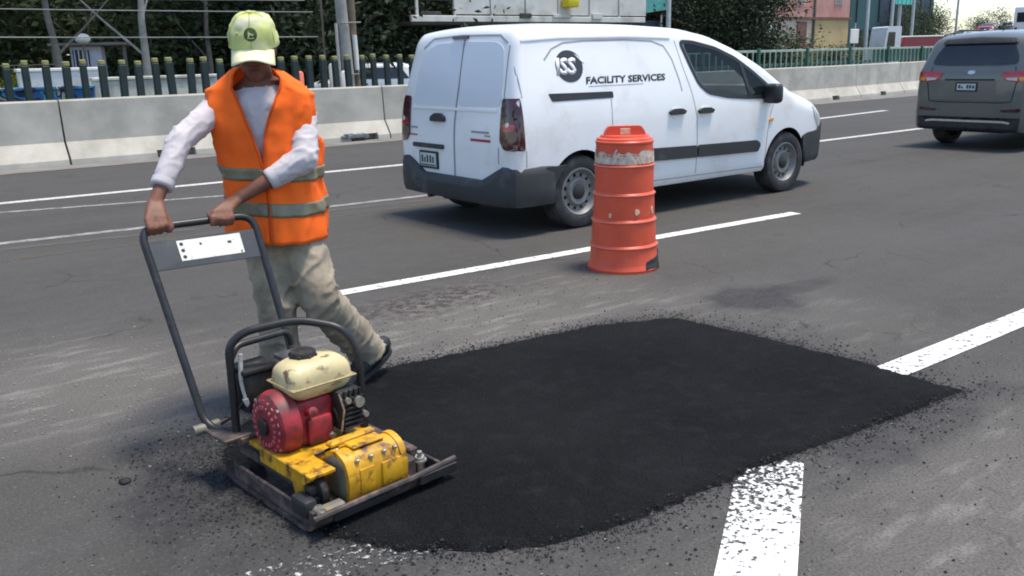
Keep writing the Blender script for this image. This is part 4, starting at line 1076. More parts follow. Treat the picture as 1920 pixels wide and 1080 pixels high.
CREAMD = mat("grimy_tank_seam", (0.36, 0.28, 0.13), 0.5, var=0.3, vscale=30)
GREYD = mat("greasy_dark_grey", (0.07, 0.068, 0.072), 0.5, var=0.35, vscale=16)
PALEHOSE = mat("pale_hose", (0.45, 0.42, 0.38), 0.5, var=0.25, vscale=30)
LABELM = mat("worn_label_plate", (0.74, 0.72, 0.62), 0.5, var=0.06, vscale=30, dirt=((0.36, 0.33, 0.26), 70, 0.60, 0.70))
COMP, ON = compactor()

# ------------------------------------------------------------------ worker
BX = Vector((cos(radians(6 - 7.2)), sin(radians(6 - 7.2)), 0))
def comp_pt(x, y, z):
    a = radians(6); return Vector((1.30 + x * cos(a) - y * sin(a), 2.47 + x * sin(a) + y * cos(a), z))
BARL, BARR = comp_pt(-.318, 1.04, .905), comp_pt(.118, .985, .905)
BARD = (BARR - BARL).normalized()
FW = Vector((-.52, -.854, 0)).normalized(); LF = Vector((.854, -.52, 0)); UP = Vector((0, 0, 1))   # the man faces FW; LF is his left
V = Vector
def worker():
    J = dict(head=V((1.432, 3.575, 1.562)), neck=V((1.475, 3.645, 1.425)), chest=V((1.475, 3.65, 1.24)), waist=V((1.492, 3.655, 1.02)), pelv=V((1.51, 3.66, .86)),
             shR=V((1.338, 3.735, 1.345)), elR=V((1.113, 3.634, 1.205)), shL=V((1.622, 3.595, 1.325)), elL=V((1.555, 3.44, 1.115)),
             hipR=V((1.448, 3.70, .86)), hipL=V((1.578, 3.61, .86)), knR=V((1.425, 3.57, .48)), anR=V((1.43, 3.62, .09)), toeR=V((1.33, 3.47, .045)),
             knL=V((1.555, 3.475, .51)), anL=V((1.865, 3.60, .175)), toeL=V((1.735, 3.55, .06)), heelL=V((1.93, 3.62, .165)))
    gR = BARL + BARD * .062; gL = BARL + BARD * .315
    root = thing("person", "worker in lime cap, orange vest and khaki trousers gripping the compactor's handle", "person", (1.5, 3.6, 0))
    off = V((1.5, 3.6, 0))
    def put(name, me, m_, par=root):
        me.transform(Matrix.Translation(-off)) if par is root or par is not None else None
        return link(name, me, m_, par)
    frontd = (V((0, -1, 0)) - BARD * V((0, -1, 0)).dot(BARD)).normalized()
    # wrists
    wrR = gR + V((.022, .055, .085)); wrL = gL + V((.085, .045, .062))
    J['wrR'], J['wrL'] = wrR, wrL
    def ring_el(c, a, b, n=22, z=None):
        return [c + LF * a * cos(2 * pi * k / n) + FW * b * sin(2 * pi * k / n) for k in range(n)]
    # ---- body (skin): one continuous figure
    mb = MB()
    spine = [(J['pelv'] - UP * .06, .145, .10), (J['pelv'], .165, .115), (J['waist'], .145, .105), (J['chest'], .175, .12), (J['chest'] + UP * .10, .175, .115), (J['neck'] - UP * .025, .125, .085), (J['neck'] + UP * .02, .068, .066)]
    mb.skin([mb.ring(ring_el(c, a, b)) for c, a, b in spine])
    hd = J['head']
    FWH = V((-.43, -.90, 0)).normalized(); PT = radians(15)
    Fh = (FWH * cos(PT) - UP * sin(PT)).normalized(); Uh = (UP * cos(PT) + FWH * sin(PT)).normalized()
    Lh = V((-FWH.y, FWH.x, 0))
    HM = Matrix(((Lh.x, Fh.x, Uh.x, hd.x), (Lh.y, Fh.y, Uh.y, hd.y), (Lh.z, Fh.z, Uh.z, hd.z), (0, 0, 0, 1)))   # head axes: x left, y forward, z up
    H = lambda x, y, z: HM @ V((x, y, z))
    capsule(mb, [J['neck'] - UP * .03, H(0, -.02, -.06)], [.062, .056])
    def ball(c, r, sc, m=HM):
        g = bmesh.ops.create_uvsphere(mb.bm, u_segments=20, v_segments=14, radius=r); bmesh.ops.scale(mb.bm, vec=sc, verts=g['verts']); bmesh.ops.translate(mb.bm, vec=c, verts=g['verts']); bmesh.ops.transform(mb.bm, matrix=m, verts=g['verts'])
    ball((0, -.012, .03), .098, (.80, 1.0, .98)); ball((0, .02, -.045), .07, (.90, 1.0, 1.05)); ball((0, .045, -.098), .034, (1.0, .9, .75))
    ball((0, .058, .012), .055, (1.05, .6, .45)); ball((-.034, .068, -.028), .020, (1, .7, .8)); ball((.034, .068, -.028), .020, (1, .7, .8))
    capsule(mb, [H(0, .084, .01), H(0, .104, -.032)], [.009, .015], 10); ball((-.013, .096, -.036), .010, (1, 1, .8)); ball((.013, .096, -.036), .010, (1, 1, .8))
    ball((0, .082, -.064), .022, (1.1, .5, .30)); ball((0, .081, -.074), .020, (1.0, .5, .33))
    for s in (-1, 1): ball((s * .081, -.018, -.012), .028, (.32, .75, 1.1))
    # arms and hands
    capsule(mb, [J['shR'], J['elR'], wrR], [.050, .040, .026]); capsule(mb, [J['shL'], J['elL'], wrL], [.050, .040, .026])
    capsule(mb, [J['chest'] + UP * .10, J['shR']], [.07, .052]); capsule(mb, [J['chest'] + UP * .10, J['shL']], [.07, .052])
    for nm, g, wr, sgn in (('R', gR, wrR, -1), ('L', gL, wrL, 1)):
        top = g + UP * .030 - frontd * .006
        # palm: flat fan from wrist to the row of knuckles
        for k in range(4):
            kn = g + BARD * (.033 - .0215 * k) * (1 if sgn < 0 else -1) * -1 + UP * .030 + frontd * .010
            w0 = wr + BARD * (.012 - .008 * k) * (1 if sgn < 0 else -1) * -1
            capsule(mb, [w0, w0.lerp(kn, .55) + UP * .006, kn], [.021, .0165, .0125], 10, 3)
            Lk = (1.0, 1.08, 1.0, .84)[k]; r = (.0098, .0102, .0096, .0084)[k]
            R_ = .0165 + r * .85
            pts = [g + (kn - g - UP * .030 - frontd * .010) + frontd * R_ * sin(a) + UP * R_ * cos(a) for a in (radians(25), radians(70 * Lk + 20), radians(125 * Lk + 10), radians(175 * Lk))]
            pts[1] = pts[1] + frontd * .006 + UP * .002
            capsule(mb, [kn] + pts[1:], [r * 1.18, r * 1.1, r, r * .9], 10, 3)
        tb = (BARD * -.045 if sgn > 0 else BARD * .045)
        t0 = wr.lerp(g, .35) + tb * .35; t1 = g + tb * 1.05 + UP * .022 - frontd * .012; t2 = g + tb * 1.15 - UP * .004 + frontd * .020; t3 = g + tb * .95 - UP * .018 + frontd * .024
        if sgn > 0: t2 = g + tb * 1.0 + UP * .012 + frontd * .024; t3 = g + tb * 1.1 - UP * .014 + frontd * .026
        capsule(mb, [t0, t1, t2, t3], [.017, .0125, .0115, .0098], 10, 3)
    # legs and feet inside the clothes
    capsule(mb, [J['hipR'], J['knR'], J['anR']], [.085, .055, .038]); capsule(mb, [J['hipL'], J['knL'], J['anL']], [.085, .055, .038])
    capsule(mb, [J['anR'] - UP * .02, J['toeR']], [.035, .026]); capsule(mb, [J['heelL'] , J['toeL']], [.030, .024])
    me = remeshed(mb, "body", .0062, 2)
    put("body", me, SKIN)
    mb = MB(); capsule(mb, [H(-.022, .090, -.068), H(0, .0985, -.0665), H(.022, .090, -.068)], [.003, .0048, .003], 8); put("lips", mb.mesh("lips", 180), LIPS)
    # eyes
    for s in (-1, 1):
        mb = MB(); mb.sphere(H(s * .031, .076, -.006), .011); put("eye", mb.mesh("eye", 180), EYEW)
        mb = MB(); capsule(mb, [H(s * .016, .089, .012), H(s * .046, .076, .014)], [.0045, .0035], 8); put("eyebrow", mb.mesh("eyebrow", 180), HAIR)
    # hair below the cap at sides and back
    mb = MB()
    rings = []
    for z, a, b in ((.055, .086, .105), (.02, .087, .108), (-.02, .084, .104), (-.05, .074, .09)):
        pts = []
        for k in range(17):
            t = radians(190 + 160 * k / 16); pts.append(H(a * cos(t), -.012 + b * sin(t) * .98, z))
        rings.append(mb.ring(pts))
    mb.skin(rings, closed=False)
    me = mb.mesh("hair", 180); put("hair", me, HAIR)
    # ---- shirt: body and long sleeves
    def ridge(q): return (1 - min(1, abs(noise.noise(V(q))) * 3.2)) ** 3
    def folds_sleeve(p, n):
        w_ = .004 * fbm(p, 7, 2) - .002
        best = min(((p - e).length, e) for e in (J['elR'], J['elL']))
        k = .35 + math.exp(-(best[0] / .10) ** 2)
        # creases lie across the arm: stretch the noise round it
        w_ += .0075 * k * ridge((p.x * 7 + p.z * 3, p.y * 7, p.z * 17 - p.x * 9))
        return w_ + .0035 * ridge((p.x * 16, p.y * 16, p.z * 22 + 3))
    mb = MB()
    sp = [(c, a + .018, b + .018) for c, a, b in spine[1:5]] + [(J['neck'] - UP * .035, .138, .098), (J['neck'] - UP * .012, .10, .080)]
    mb.skin([mb.ring(ring_el(c, a, b)) for c, a, b in sp])
    cuR = J['elR'].lerp(wrR, .60); cuL = J['elL'].lerp(wrL, .40)
    capsule(mb, [J['chest'] + UP * .08, J['shR'], J['shR'].lerp(J['elR'], .5), J['elR'], J['elR'].lerp(cuR, .6), cuR], [.07, .064, .058, .050, .047, .043], 18)
    capsule(mb, [J['chest'] + UP * .08, J['shL'], J['shL'].lerp(J['elL'], .5), J['elL'], cuL], [.07, .066, .062, .055, .048], 18)
    me = remeshed(mb, "shirt", .009, 3, folds_sleeve); put("shirt", me, SHIRT)
    for cu, wr_, el_ in ((cuR, wrR, J['elR']), (cuL, wrL, J['elL'])):
        d = (wr_ - el_).normalized(); mb = MB(); mb.tube([cu + d * .012, cu + d * .032, cu + d * .044, cu + d * .047], 0, 20, [.046, .0455, .044, .037]); put("cuff", mb.mesh("cuff", 60), SHIRT)
    # ---- trousers
    def folds_leg(p, n):
        w_ = .010 * fbm(V((p.x, p.y, p.z * .3)), 6, 4)
        k = .30
        for e, r_ in ((J['knR'], .13), (J['knL'], .15), (J['anL'], .15), (J['anR'], .13)): k += .9 * math.exp(-((p - e).length / r_) ** 2)
        w_ += .019 * min(k, 1.2) * ridge((p.x * 6 + p.z * 2.5, p.y * 6, p.z * 11 - p.x * 7))
        return w_ + .004 * ridge((p.x * 13, p.y * 13, p.z * 15 + 5))
    mb = MB()
    mb.skin([mb.ring(ring_el(c, a, b)) for c, a, b in ((J['pelv'] + UP * .10, .165, .125), (J['pelv'], .185, .135), (J['pelv'] - UP * .08, .180, .135), (J['pelv'] - UP * .13, .12, .10))])
    hemR = J['knR'].lerp(J['anR'], .93); hemL = J['knL'].lerp(J['anL'], .99)
    capsule(mb, [J['hipR'], J['hipR'].lerp(J['knR'], .5), J['knR'], J['knR'].lerp(hemR, .5), hemR], [.106, .098, .086, .085, .088], 20)
    capsule(mb, [J['hipL'], J['hipL'].lerp(J['knL'], .5), J['knL'] + V((.01, -.02, 0)), J['knL'].lerp(hemL, .5) + V((.0, 0, .0)), hemL], [.088, .094, .088, .080, .080], 20)
    me = remeshed(mb, "trousers", .010, 3, folds_leg); put("trousers", me, KHAKI)
    # ---- boots
    for hl, toe, nm in ((J['anR'] + V((.045, .06, -.045)), J['toeR'] + V((-.01, -.01, 0)), 'r'), (J['heelL'] + V((.035, .01, -.02)), J['toeL'] + V((-.03, -.015, -.005)), 'l')):
        d = (toe - hl).normalized(); mid = hl.lerp(toe, .55)
        mb = MB(); capsule(mb, [hl + UP * .025, hl.lerp(toe, .3) + UP * .035, mid + UP * .018, toe], [.040, .046, .046, .036], 14)
        me = remeshed(mb, "boot", .008, 2); b_ = put("boot", me, SHOE)
        up_ = (UP - d * UP.dot(d)).normalized(); sd = d.cross(up_)
        mb = MB(); A = []; B = []
        for k in range(20):
            a = 2 * pi * k / 20; ln = (toe - hl).length / 2 + .045; q = hl.lerp(toe, .5) + d * ln * cos(a) + sd * .044 * sin(a) * (1 - .15 * cos(a))
            A.append(q - up_ * .018); B.append(q - up_ * .040)
        a_ = mb.ring(A); b2 = mb.ring(B); mb.skin([a_, b2]); me = mb.mesh("boot_sole", 40); put("boot_sole", me, SHOE, b_)
    # ---- vest: shell with deep V, armholes and a flaring hem
    ax = [(.80, J['pelv'] + V((-.012, 0, -.085)), .205, .195), (.92, J['pelv'] + V((-.006, 0, .05)), .202, .178), (1.02, J['waist'], .202, .158), (1.12, J['waist'].lerp(J['chest'], .5), .208, .154), (1.24, J['chest'], .218, .156), (1.33, J['chest'] + UP * .09, .226, .150),
          (1.40, J['neck'] - UP * .018, .220, .128), (1.445, J['neck'] + UP * .034, .162, .106), (1.465, J['neck'] + UP * .064, .088, .082)]
    def vest_pt(th, t, o_=0.0):
        """th: angle from the front middle towards his left; t: 0 hem .. 1 neck"""
        s = t * (len(ax) - 1); i = min(int(s), len(ax) - 2); f = s - i
        f2 = f
        c = ax[i][1].lerp(ax[i + 1][1], f2); a = ax[i][2] + (ax[i + 1][2] - ax[i][2]) * f2; b = ax[i][3] + (ax[i + 1][3] - ax[i][3]) * f2
        p = c + LF * (a + o_) * sin(th) + FW * (b + o_) * cos(th)
        # shoulders drop away from the neck, left one sits lower
        dr = max(0, t - .70) / .30
        p.z -= .030 * abs(sin(th)) ** 2 * (1 - abs(dr * 2 - 1)) + (.022 * sin(th) if sin(th) > 0 else 0) * min(1, t * 1.3)
        # long drape folds running down from chest to hem
        k = (1 - t) ** .6
        w_ = k * (.012 * sin(th * 7 + 3 * t + 2.0 * fbm((th, t * 2, 0), 1.3)) + .020 * fbm((cos(th) * 2, sin(th) * 2, t * 1.2), 1.5, 3)) + .008 * fbm((cos(th) * 3, sin(th) * 3, t * 6), 1.4, 8)
        w_ += .0075 * (1 - t) ** .5 * ridge((cos(th) * 2.6 + t * 2, sin(th) * 2.6, t * 4.2)) + .004 * ridge((cos(th) * 5, sin(th) * 5 + t * 3, t * 9))
        w_ += .034 * math.exp(-((th - .72) / .50) ** 2) * (1 - t) ** 3.2
        hemz = -.018 * cos(th - .9) * (1 - t)
        return p + (LF * sin(th) + FW * cos(th)) * w_ + UP * hemz
    NT, NZ = 96, 60
    AH = (radians(104), .640, .42, .195)                    # armhole: centre angle, centre height, half sizes
    def vee(t): return .012 if t < .32 else .012 + .78 * ((t - .32) / .68) ** 1.35
    def ang_of(i, t):
        v_ = vee(t); return v_ + (2 * pi - 2 * v_) * i / NT
    def arm_e(th, t):
        d = min(th, 2 * pi - th); a0 = AH[0] + (.16 if th > pi else 0); return sqrt(((d - a0) / AH[2]) ** 2 + ((t - AH[1]) / AH[3]) ** 2)
    def shell(t0, t1, o0, o1, nz, gap=0):
        mb = MB(); par = {}
        for j in range(nz + 1):
            for i in range(NT + 1):
                t = t0 + (t1 - t0) * j / nz; par[i, j] = [ang_of(i, t), t]
        keep = set()
        for j in range(nz):
            for i in range(gap, NT - gap):
                c_ = [par[i, j], par[i + 1, j], par[i + 1, j + 1], par[i, j + 1]]
                if arm_e(sum(q[0] for q in c_) / 4, sum(q[1] for q in c_) / 4) > 1: keep.add((i, j))
        used = {}
        for i, j in keep:
            for k in ((i, j), (i + 1, j), (i + 1, j + 1), (i, j + 1)): used.setdefault(k, 0); used[k] += 1
        for k in used:                                     # pull the ragged grid edge onto the clean armhole oval
            th, t = par[k]; e = arm_e(th, t)
            if e < 1.28 and used[k] < 4 and 0 < k[1] < nz:
                sg = th <= pi; d = th if sg else 2 * pi - th
                a0 = AH[0] + (0 if sg else .16); d = a0 + (d - a0) / e; t = AH[1] + (t - AH[1]) / e; par[k] = [d if sg else 2 * pi - d, t]
        vo = {}; vi = {}
        def vtx(dct, k, o_):
            if k not in dct: dct[k] = mb.bm.verts.new(vest_pt(*par[k], o_))
            return dct[k]
        for i, j in keep:
            q = [(i, j), (i + 1, j), (i + 1, j + 1), (i, j + 1)]
            mb.bm.faces.new([vtx(vo, k, o1) for k in q]); mb.bm.faces.new([vtx(vi, k, o0) for k in reversed(q)])
            for (di, dj), (a, b) in (((0, -1), (0, 1)), ((1, 0), (1, 2)), ((0, 1), (2, 3)), ((-1, 0), (3, 0))):
                if (i + di, j + dj) not in keep:
                    ka, kb = q[a], q[b]
                    mb.bm.faces.new((vtx(vo, kb, o1), vtx(vo, ka, o1), vtx(vi, ka, o0), vtx(vi, kb, o0)))
        return mb
    sh_ = shell(0, 1, 0, .006, NZ)
    me = sh_.mesh("vest", 180)
    vest = put("vest", me, VEST)
    md = vest.modifiers.new("s", 'SMOOTH'); md.iterations = 2; md.factor = .4
    for o_, nm, m_ in ((1, "vest_binding", VESTB), (-1, "vest_binding", VESTB)):
        pts = [vest_pt(o_ * vee(k / 40) if o_ > 0 else 2 * pi - vee(k / 40), k / 40, .004) for k in range(41)]
        mb = MB(); mb.tube(pts, .0055, 6); put(nm, mb.mesh(nm, 60), m_, vest)
    for t0, t1 in ((.105, .165), (.265, .325)):
        me = shell(t0, t1, .003, .0105, 5, 0).mesh("reflective_band", 180)
        b_ = put("reflective_band", me, BAND, vest); md = b_.modifiers.new("s", 'SMOOTH'); md.iterations = 1; md.factor = .4
    # ---- cap
    mb = MB(); rings = []
    for k in range(15):
        a = radians(90 * k / 14); r = cos(a); z = sin(a)
        pts = []
        for i in range(40):
            t = 2 * pi * i / 40; rr_ = (.094 if sin(t) < 0 else .098) ; seam = 1 - .010 * abs(cos(3 * t)) ** 24 * r
            pts.append(H(.099 * r ** .66 * cos(t) * seam, -.008 + .113 * r ** .66 * sin(t) * seam, .022 + .116 * z))
        rings.append(mb.ring(pts) if k < 14 else None)
    rings = [r for r in rings if r]
    mb.skin(rings, True, False, True)
    low = [H(.100 * cos(2 * pi * i / 40), -.008 + .114 * sin(2 * pi * i / 40), .012) for i in range(40)]
    lr = mb.ring(low); mb.skin([lr, rings[0]], True, False, False)
    for v in mb.bm.verts: v.co += (v.co - hd).normalized() * (.010 * fbm(v.co, 10, 2) + .004 * fbm(v.co, 28, 5) + .004 * ridge((v.co.x * 14, v.co.y * 14, v.co.z * 18)))
    me = mb.mesh("cap", 180); cap = put("cap", me, CAPM)
    for a in range(6):
        pts = []; t = pi / 6 + a * pi / 3
        for k in range(13):
            q = radians(88 * k / 12); r = cos(q) ** .66
            pts.append(H(.1005 * r * cos(t), -.008 + .1145 * r * sin(t), .022 + .1175 * sin(q)))
        mb = MB(); mb.tube(pts, .0016, 5); put("cap_seam", mb.mesh("cap_seam", 60), CAPSEAM, cap)
    mb = MB(); mb.sphere(H(0, -.008, .139), .009, (1, 1, .6), 12, 8); put("cap_button", mb.mesh("cap_button", 180), CAPM, cap)
    for sx_ in (-1, 1):
        c_ = H(sx_ * .052, .074, .075); mb = MB(); mb.sphere(c_, .0055, (1, 1, 1), 10, 6); put("cap_eyelet", mb.mesh("cap_eyelet", 180), CAPSEAM, cap)
    mb = MB(); T = []; Bt = []
    nu, nv = 18, 8
    grid = {}
    for s, o_ in ((0, .002), (1, -.003)):
        for j in range(nv + 1):
            for i in range(nu + 1):
                u = -1 + 2 * i / nu; v_ = j / nv
                ang = u * radians(58); bx, by = .098 * sin(ang), -.008 + .110 * cos(ang)
                ext = .084 * (1 - .30 * abs(u) ** 3)
                x = bx * (1 + .02 * v_) * (1 + .0 * v_); y = by + ext * v_
                if v_ > 0: x = bx + (bx * .02) * v_; 
                z = .018 - .020 * v_ - .044 * (x / .09) ** 2 * (.35 + .65 * v_) + o_
                grid[s, i, j] = mb.bm.verts.new(H(x, y, z))
    for s in (0, 1):
        for j in range(nv):
            for i in range(nu):
                q = [grid[s, i, j], grid[s, i + 1, j], grid[s, i + 1, j + 1], grid[s, i, j + 1]]
                mb.bm.faces.new(q if s == 0 else q[::-1])
    edge = [(i, 0) for i in range(nu)] + [(nu, j) for j in range(nv)] + [(i, nv) for i in range(nu, 0, -1)] + [(0, j) for j in range(nv, 0, -1)]
    for a, b in zip(edge, edge[1:] + edge[:1]):
        try: mb.bm.faces.new((grid[0, a[0], a[1]], grid[0, b[0], b[1]], grid[1, b[0], b[1]], grid[1, a[0], a[1]]))
        except ValueError: pass
    me = mb.mesh("cap_brim", 60); put("cap_brim", me, BRIMM, cap)
    # round dark green emblem with a pale leaping shape
    def capsurf(x, z, o_):
        zz = min(.999, max(0, (z - .022) / .116)); r = sqrt(1 - zz * zz) ** .66
        y = -.008 + .113 * r * sqrt(max(0, 1 - (x / (.099 * r)) ** 2)); return H(x, y + o_, z + o_ * .5)
    mb = MB(); c_ = (0.0, .075)
    rr2 = [mb.ring([capsurf(c_[0] + .024 * f * cos(2 * pi * k / 24) * (1 - .0), c_[1] + .024 * f * sin(2 * pi * k / 24), .0035 if f < 1.01 else 0) for k in range(24)]) for f in (1.06, 1.0, .5, .05)]
    mb.skin(rr2, True, False, True); me = mb.mesh("cap_emblem", 60); em = put("cap_emblem", me, BADGE, cap)
    mb = MB()
    for poly in ([(-.010, .064), (-.005, .064), (-.003, .073), (.010, .070), (.013, .073), (.008, .077), (-.003, .080), (-.004, .086), (-.009, .084)], [(-.014, .059), (.014, .059), (.013, .062), (-.013, .062)]):
        A = mb.ring([capsurf(x, z, .0055) for x, z in poly]); B = mb.ring([capsurf(x, z, .003) for x, z in poly]); mb.skin([A, B])
    put("emblem_figure", mb.mesh("emblem_figure", 60), CAPM, cap)
LIPS = mat("dark_lips", (0.10, 0.032, 0.028), 0.5, var=0.1)
EYEW = mat("eye_white", (0.5, 0.47, 0.44), 0.3, var=0.05)
worker()

# ------------------------------------------------------------------ trees
BARK = mat("grey_bark", (0.145, 0.130, 0.110), 0.95, var=0.3, vscale=3, bump=(18, .7, .02))
PALEBARK = mat("pale_bark", (0.33, 0.31, 0.27), 0.95, var=0.25, vscale=3)
def leaf_mat(name, c0, c1):
    m, t, b = nodes_of(name, 0.6, 0, 0.25)
    v = N(t, "ShaderNodeTexCoord").outputs["Object"]
    c = mixc(t, noise_fac(t, v, 0.7, 3, .35, .65), c0, c1)
    c = mixc(t, mth(t, 'MULTIPLY', noise_fac(t, v, 9, 3, .4, .7), .5), c, tuple(x * 1.7 for x in c1))
    L(t, c, b.inputs["Base Color"])
    tl = N(t, "ShaderNodeBsdfTranslucent"); L(t, c, tl.inputs[0]); mx = N(t, "ShaderNodeMixShader"); mx.inputs[0].default_value = .18
    L(t, b.outputs[0], mx.inputs[1]); L(t, tl.outputs[0], mx.inputs[2]); L(t, mx.outputs[0], t.nodes["Material Output"].inputs[0])
    return m
LEAF = leaf_mat("dark_leaves", (0.015, 0.029, 0.018), (0.030, 0.046, 0.023))
LEAF2 = leaf_mat("mid_green_leaves", (0.034, 0.054, 0.027), (0.060, 0.078, 0.034))
LEAFY = leaf_mat("yellow_green_leaves", (0.14, 0.15, 0.02), (0.34, 0.30, 0.04))
LEAFO = leaf_mat("dusty_olive_leaves", (0.030, 0.052, 0.022), (0.06, 0.080, 0.034))
def leaf_mesh(name, n, clumps, size, seed, ell_=(1, 1, 1), hang=0.0, spread=.22):
    """n leaf-sized faces gathered in clumps through a unit ellipsoid"""
    R_ = random.Random(seed); cl = []
    while len(cl) < clumps:
        p = V((R_.uniform(-1, 1), R_.uniform(-1, 1), R_.uniform(-1, 1)))
        if .25 < p.length < 1.0: cl.append((p, R_.uniform(.6, 1.3)))
    vs = []; fs = []
    for i in range(n):
        c, s = R_.choice(cl)
        p = c + V((R_.gauss(0, 1), R_.gauss(0, 1), R_.gauss(0, .7))) * spread * s
        p = V((p.x * ell_[0], p.y * ell_[1], p.z * ell_[2]))
        d = V((R_.gauss(0, 1), R_.gauss(0, 1), R_.gauss(0, .6) - hang)).normalized(); e = d.cross(V((R_.gauss(0, 1), R_.gauss(0, 1), R_.gauss(0, 1)))).normalized()
        L_ = size * R_.uniform(.6, 1.3); w_ = L_ * R_.uniform(.30, .5); b = len(vs)
        vs += [p - d * L_ * .5, p + e * w_ * .5, p + d * L_ * .5 + V((0, 0, -.12 * L_)), p - e * w_ * .5]; fs.append((b, b + 1, b + 2, b + 3))
    me = bpy.data.meshes.new(name); me.from_pydata([tuple(v) for v in vs], [], fs); me.update(); return me
def trunk_mesh(seed, h, r, lean=(0, 0), limbs=5, spread=1.6, start=.35):
    R_ = random.Random(seed); mb = MB(); path = []; rad = []
    for k in range(9):
        t = k / 8; path.append(V((lean[0] * t * t + .10 * R_.gauss(0, 1) * t, lean[1] * t * t + .1 * R_.gauss(0, 1) * t, h * t))); rad.append(r * (1.25 - t) if k else r * 1.5)
    mb.tube(path, 0, 9, rad)
    for i in range(limbs):
        t = start + (1 - start) * i / limbs; p = path[int(t * 8)]; a = R_.uniform(0, 6.28); q = p + V((cos(a) * spread * .5, sin(a) * spread * .5, spread * .45)); q2 = q + V((cos(a) * spread * .6, sin(a) * spread * .6, spread * .6))
        mb.tube([p, q, q2], 0, 7, [r * .5 * (1.2 - t), r * .33 * (1.2 - t), r * .12])
    return mb
CROWN = [leaf_mesh("crown%d" % k, 9000, 70, .075, 20 + k) for k in range(3)]
SHRUB = [leaf_mesh("shrub%d" % k, 6500, 50, .11, 40 + k) for k in range(2)]
def tree(x, y, crown_c, crown_r, th, tr, label, m_, k=0, lean=(0, 0), limbs=5, group="trees behind the fence", name="broadleaf_tree", spread=1.6):
    root = thing(name, label, "tree", (x, y, -.03), rnd.uniform(0, 6.28) if lean == (0, 0) else 0, group)
    trunk_mesh(int(x * 10 + y), th, tr, lean, limbs, spread).obj("trunk", PALEBARK if "pale" in label else BARK, root, 60)
    me = CROWN[k].copy(); me.materials.clear(); me.materials.append(m_)
    c = link("crown", me, None, root, (lean[0] * .8, lean[1] * .8, crown_c)); c.scale = crown_r; c.rotation_euler = (0, 0, rnd.uniform(0, 6.28))
    if name == 'dense_tree':
        me2 = CROWN[(k + 1) % 3].copy(); me2.materials.clear(); me2.materials.append(m_)
        for f_, dz in ((.82, -.7), (.95, .3)):
            c2 = link("crown", me2, None, root, (0, 0, crown_c + dz)); c2.scale = [q * f_ for q in crown_r]; c2.rotation_euler = (0, 0, rnd.uniform(0, 6.28))
    return root
def bush(x, y, r, label, m_, k=0, name="bush", group=None):
    root = thing(name, label, "bush", (x, y, -.03), rnd.uniform(0, 6.28), group)
    me = SHRUB[k].copy(); me.materials.clear(); me.materials.append(m_); c = link("foliage", me, None, root, (0, 0, r[2] * .85)); c.scale = r
    mb = MB()
    for j in range(4): mb.tube([(0, 0, 0), (rnd.uniform(-.3, .3) * r[0], rnd.uniform(-.3, .3) * r[1], r[2] * .6), (rnd.uniform(-.6, .6) * r[0], rnd.uniform(-.6, .6) * r[1], r[2] * 1.2)], 0, 6, [.04, .03, .012])
    mb.obj("stem", BARK, root, 60); return root
# slim pale trunks that show against the dark wood
tree(7.0, 25.0, 7.4, (2.6, 2.6, 2.8), 7.2, .10, "slim pale forked trunk standing left of the worker's cap", LEAF2, 0, (.5, .2), 6, spread=2.0)
tree(4.7, 24.0, 7.6, (2.4, 2.4, 2.6), 7.4, .085, "slim dark trunk rising beside the small kiosk", LEAF2, 1, (-.5, 0), 4)
tree(9.6, 27.5, 7.0, (2.6, 2.6, 2.6), 6.6, .08, "thin trunk directly left of the cap, behind the wires", LEAF2, 2, (.2, .2), 4)
# the dense wood behind
spots = [(-6, 31, 3.6), (-1.5, 30, 3.8), (2.6, 33, 4.0), (7.2, 31.5, 3.7), (11.5, 33, 4.2), (15.2, 31, 3.9), (19.5, 33.5, 4.2), (13.8, 28.5, 3.4), (18.3, 29.2, 3.5), (23.5, 35, 4.3), (5, 38, 4.6), (15, 39, 4.6), (27.5, 37, 4.4)]
WL = ["far left dark tree of the wood, past the photo's edge", "dark tree at the photo's left corner above the yellowish bush", "dark tree behind the kiosk's domed lamp", "dark tree behind the slim forked trunk", "dark tree directly behind the worker's cap",
      "dark tree directly behind the leaning concrete pole", "dark tree just left of the white elevated deck's end", "lower dark tree between cap and pole", "lower dark tree between pole and van roof", "dark tree behind the left part of the white elevated deck", "tall dark tree at the back of the wood, left", "tall dark tree at the back of the wood, middle", "tall dark tree at the back, above the van's roof"]
for i, (x, y, r) in enumerate(spots):
    tree(x, y, r * .95 + .3, (r, r, r * 1.05), r * 1.5, .16, WL[i], LEAF if i % 3 else LEAF2, i % 3)
# undergrowth that closes the wood near the ground
me = leaf_mesh("undergrowth", 26000, 420, .011, 77, (1, 1, 1), 0, .05)
me.materials.append(LEAF); ug = link("undergrowth", me, None, None, (9, 34.5, 1.9)); ug.scale = (26, 5.0, 3.2); tag(ug, "dark tangled undergrowth filling the wood behind the fence", kind="stuff")
me = leaf_mesh("wood", 42000, 300, .062, 78, (1, 1, 1), 0, .16)
me.materials.append(LEAF); ug = link("far_woods", me, None, None, (12, 45, 5.0)); ug.scale = (36, 4.0, 7.5); tag(ug, "dark mass of far trees closing the view behind the wood", kind="stuff")
bush(4.15, 25.6, (.95, .8, .85), "yellow-green bush beside the small kiosk behind the fence", LEAFY, 0)
tree(33.6, 27.3, 2.9, (2.9, 2.6, 2.9), 4.6, .15, "dense dark tree right of the van's roof, before the pink building", LEAF, 1, name="dense_tree")
tree(30.4, 28.6, 3.2, (2.7, 2.4, 3.0), 4.6, .14, "dark tree behind the lamp post over the van's roof", LEAF, 2, name="dense_tree")
bush(43.5, 31.5, (2.2, 1.6, 1.35), "dusty olive bush in front of the pink building", LEAFO, 1)
bush(47.0, 30.5, (1.6, 1.2, .95), "low olive scrub between pink building and lamp posts", LEAFO, 0)
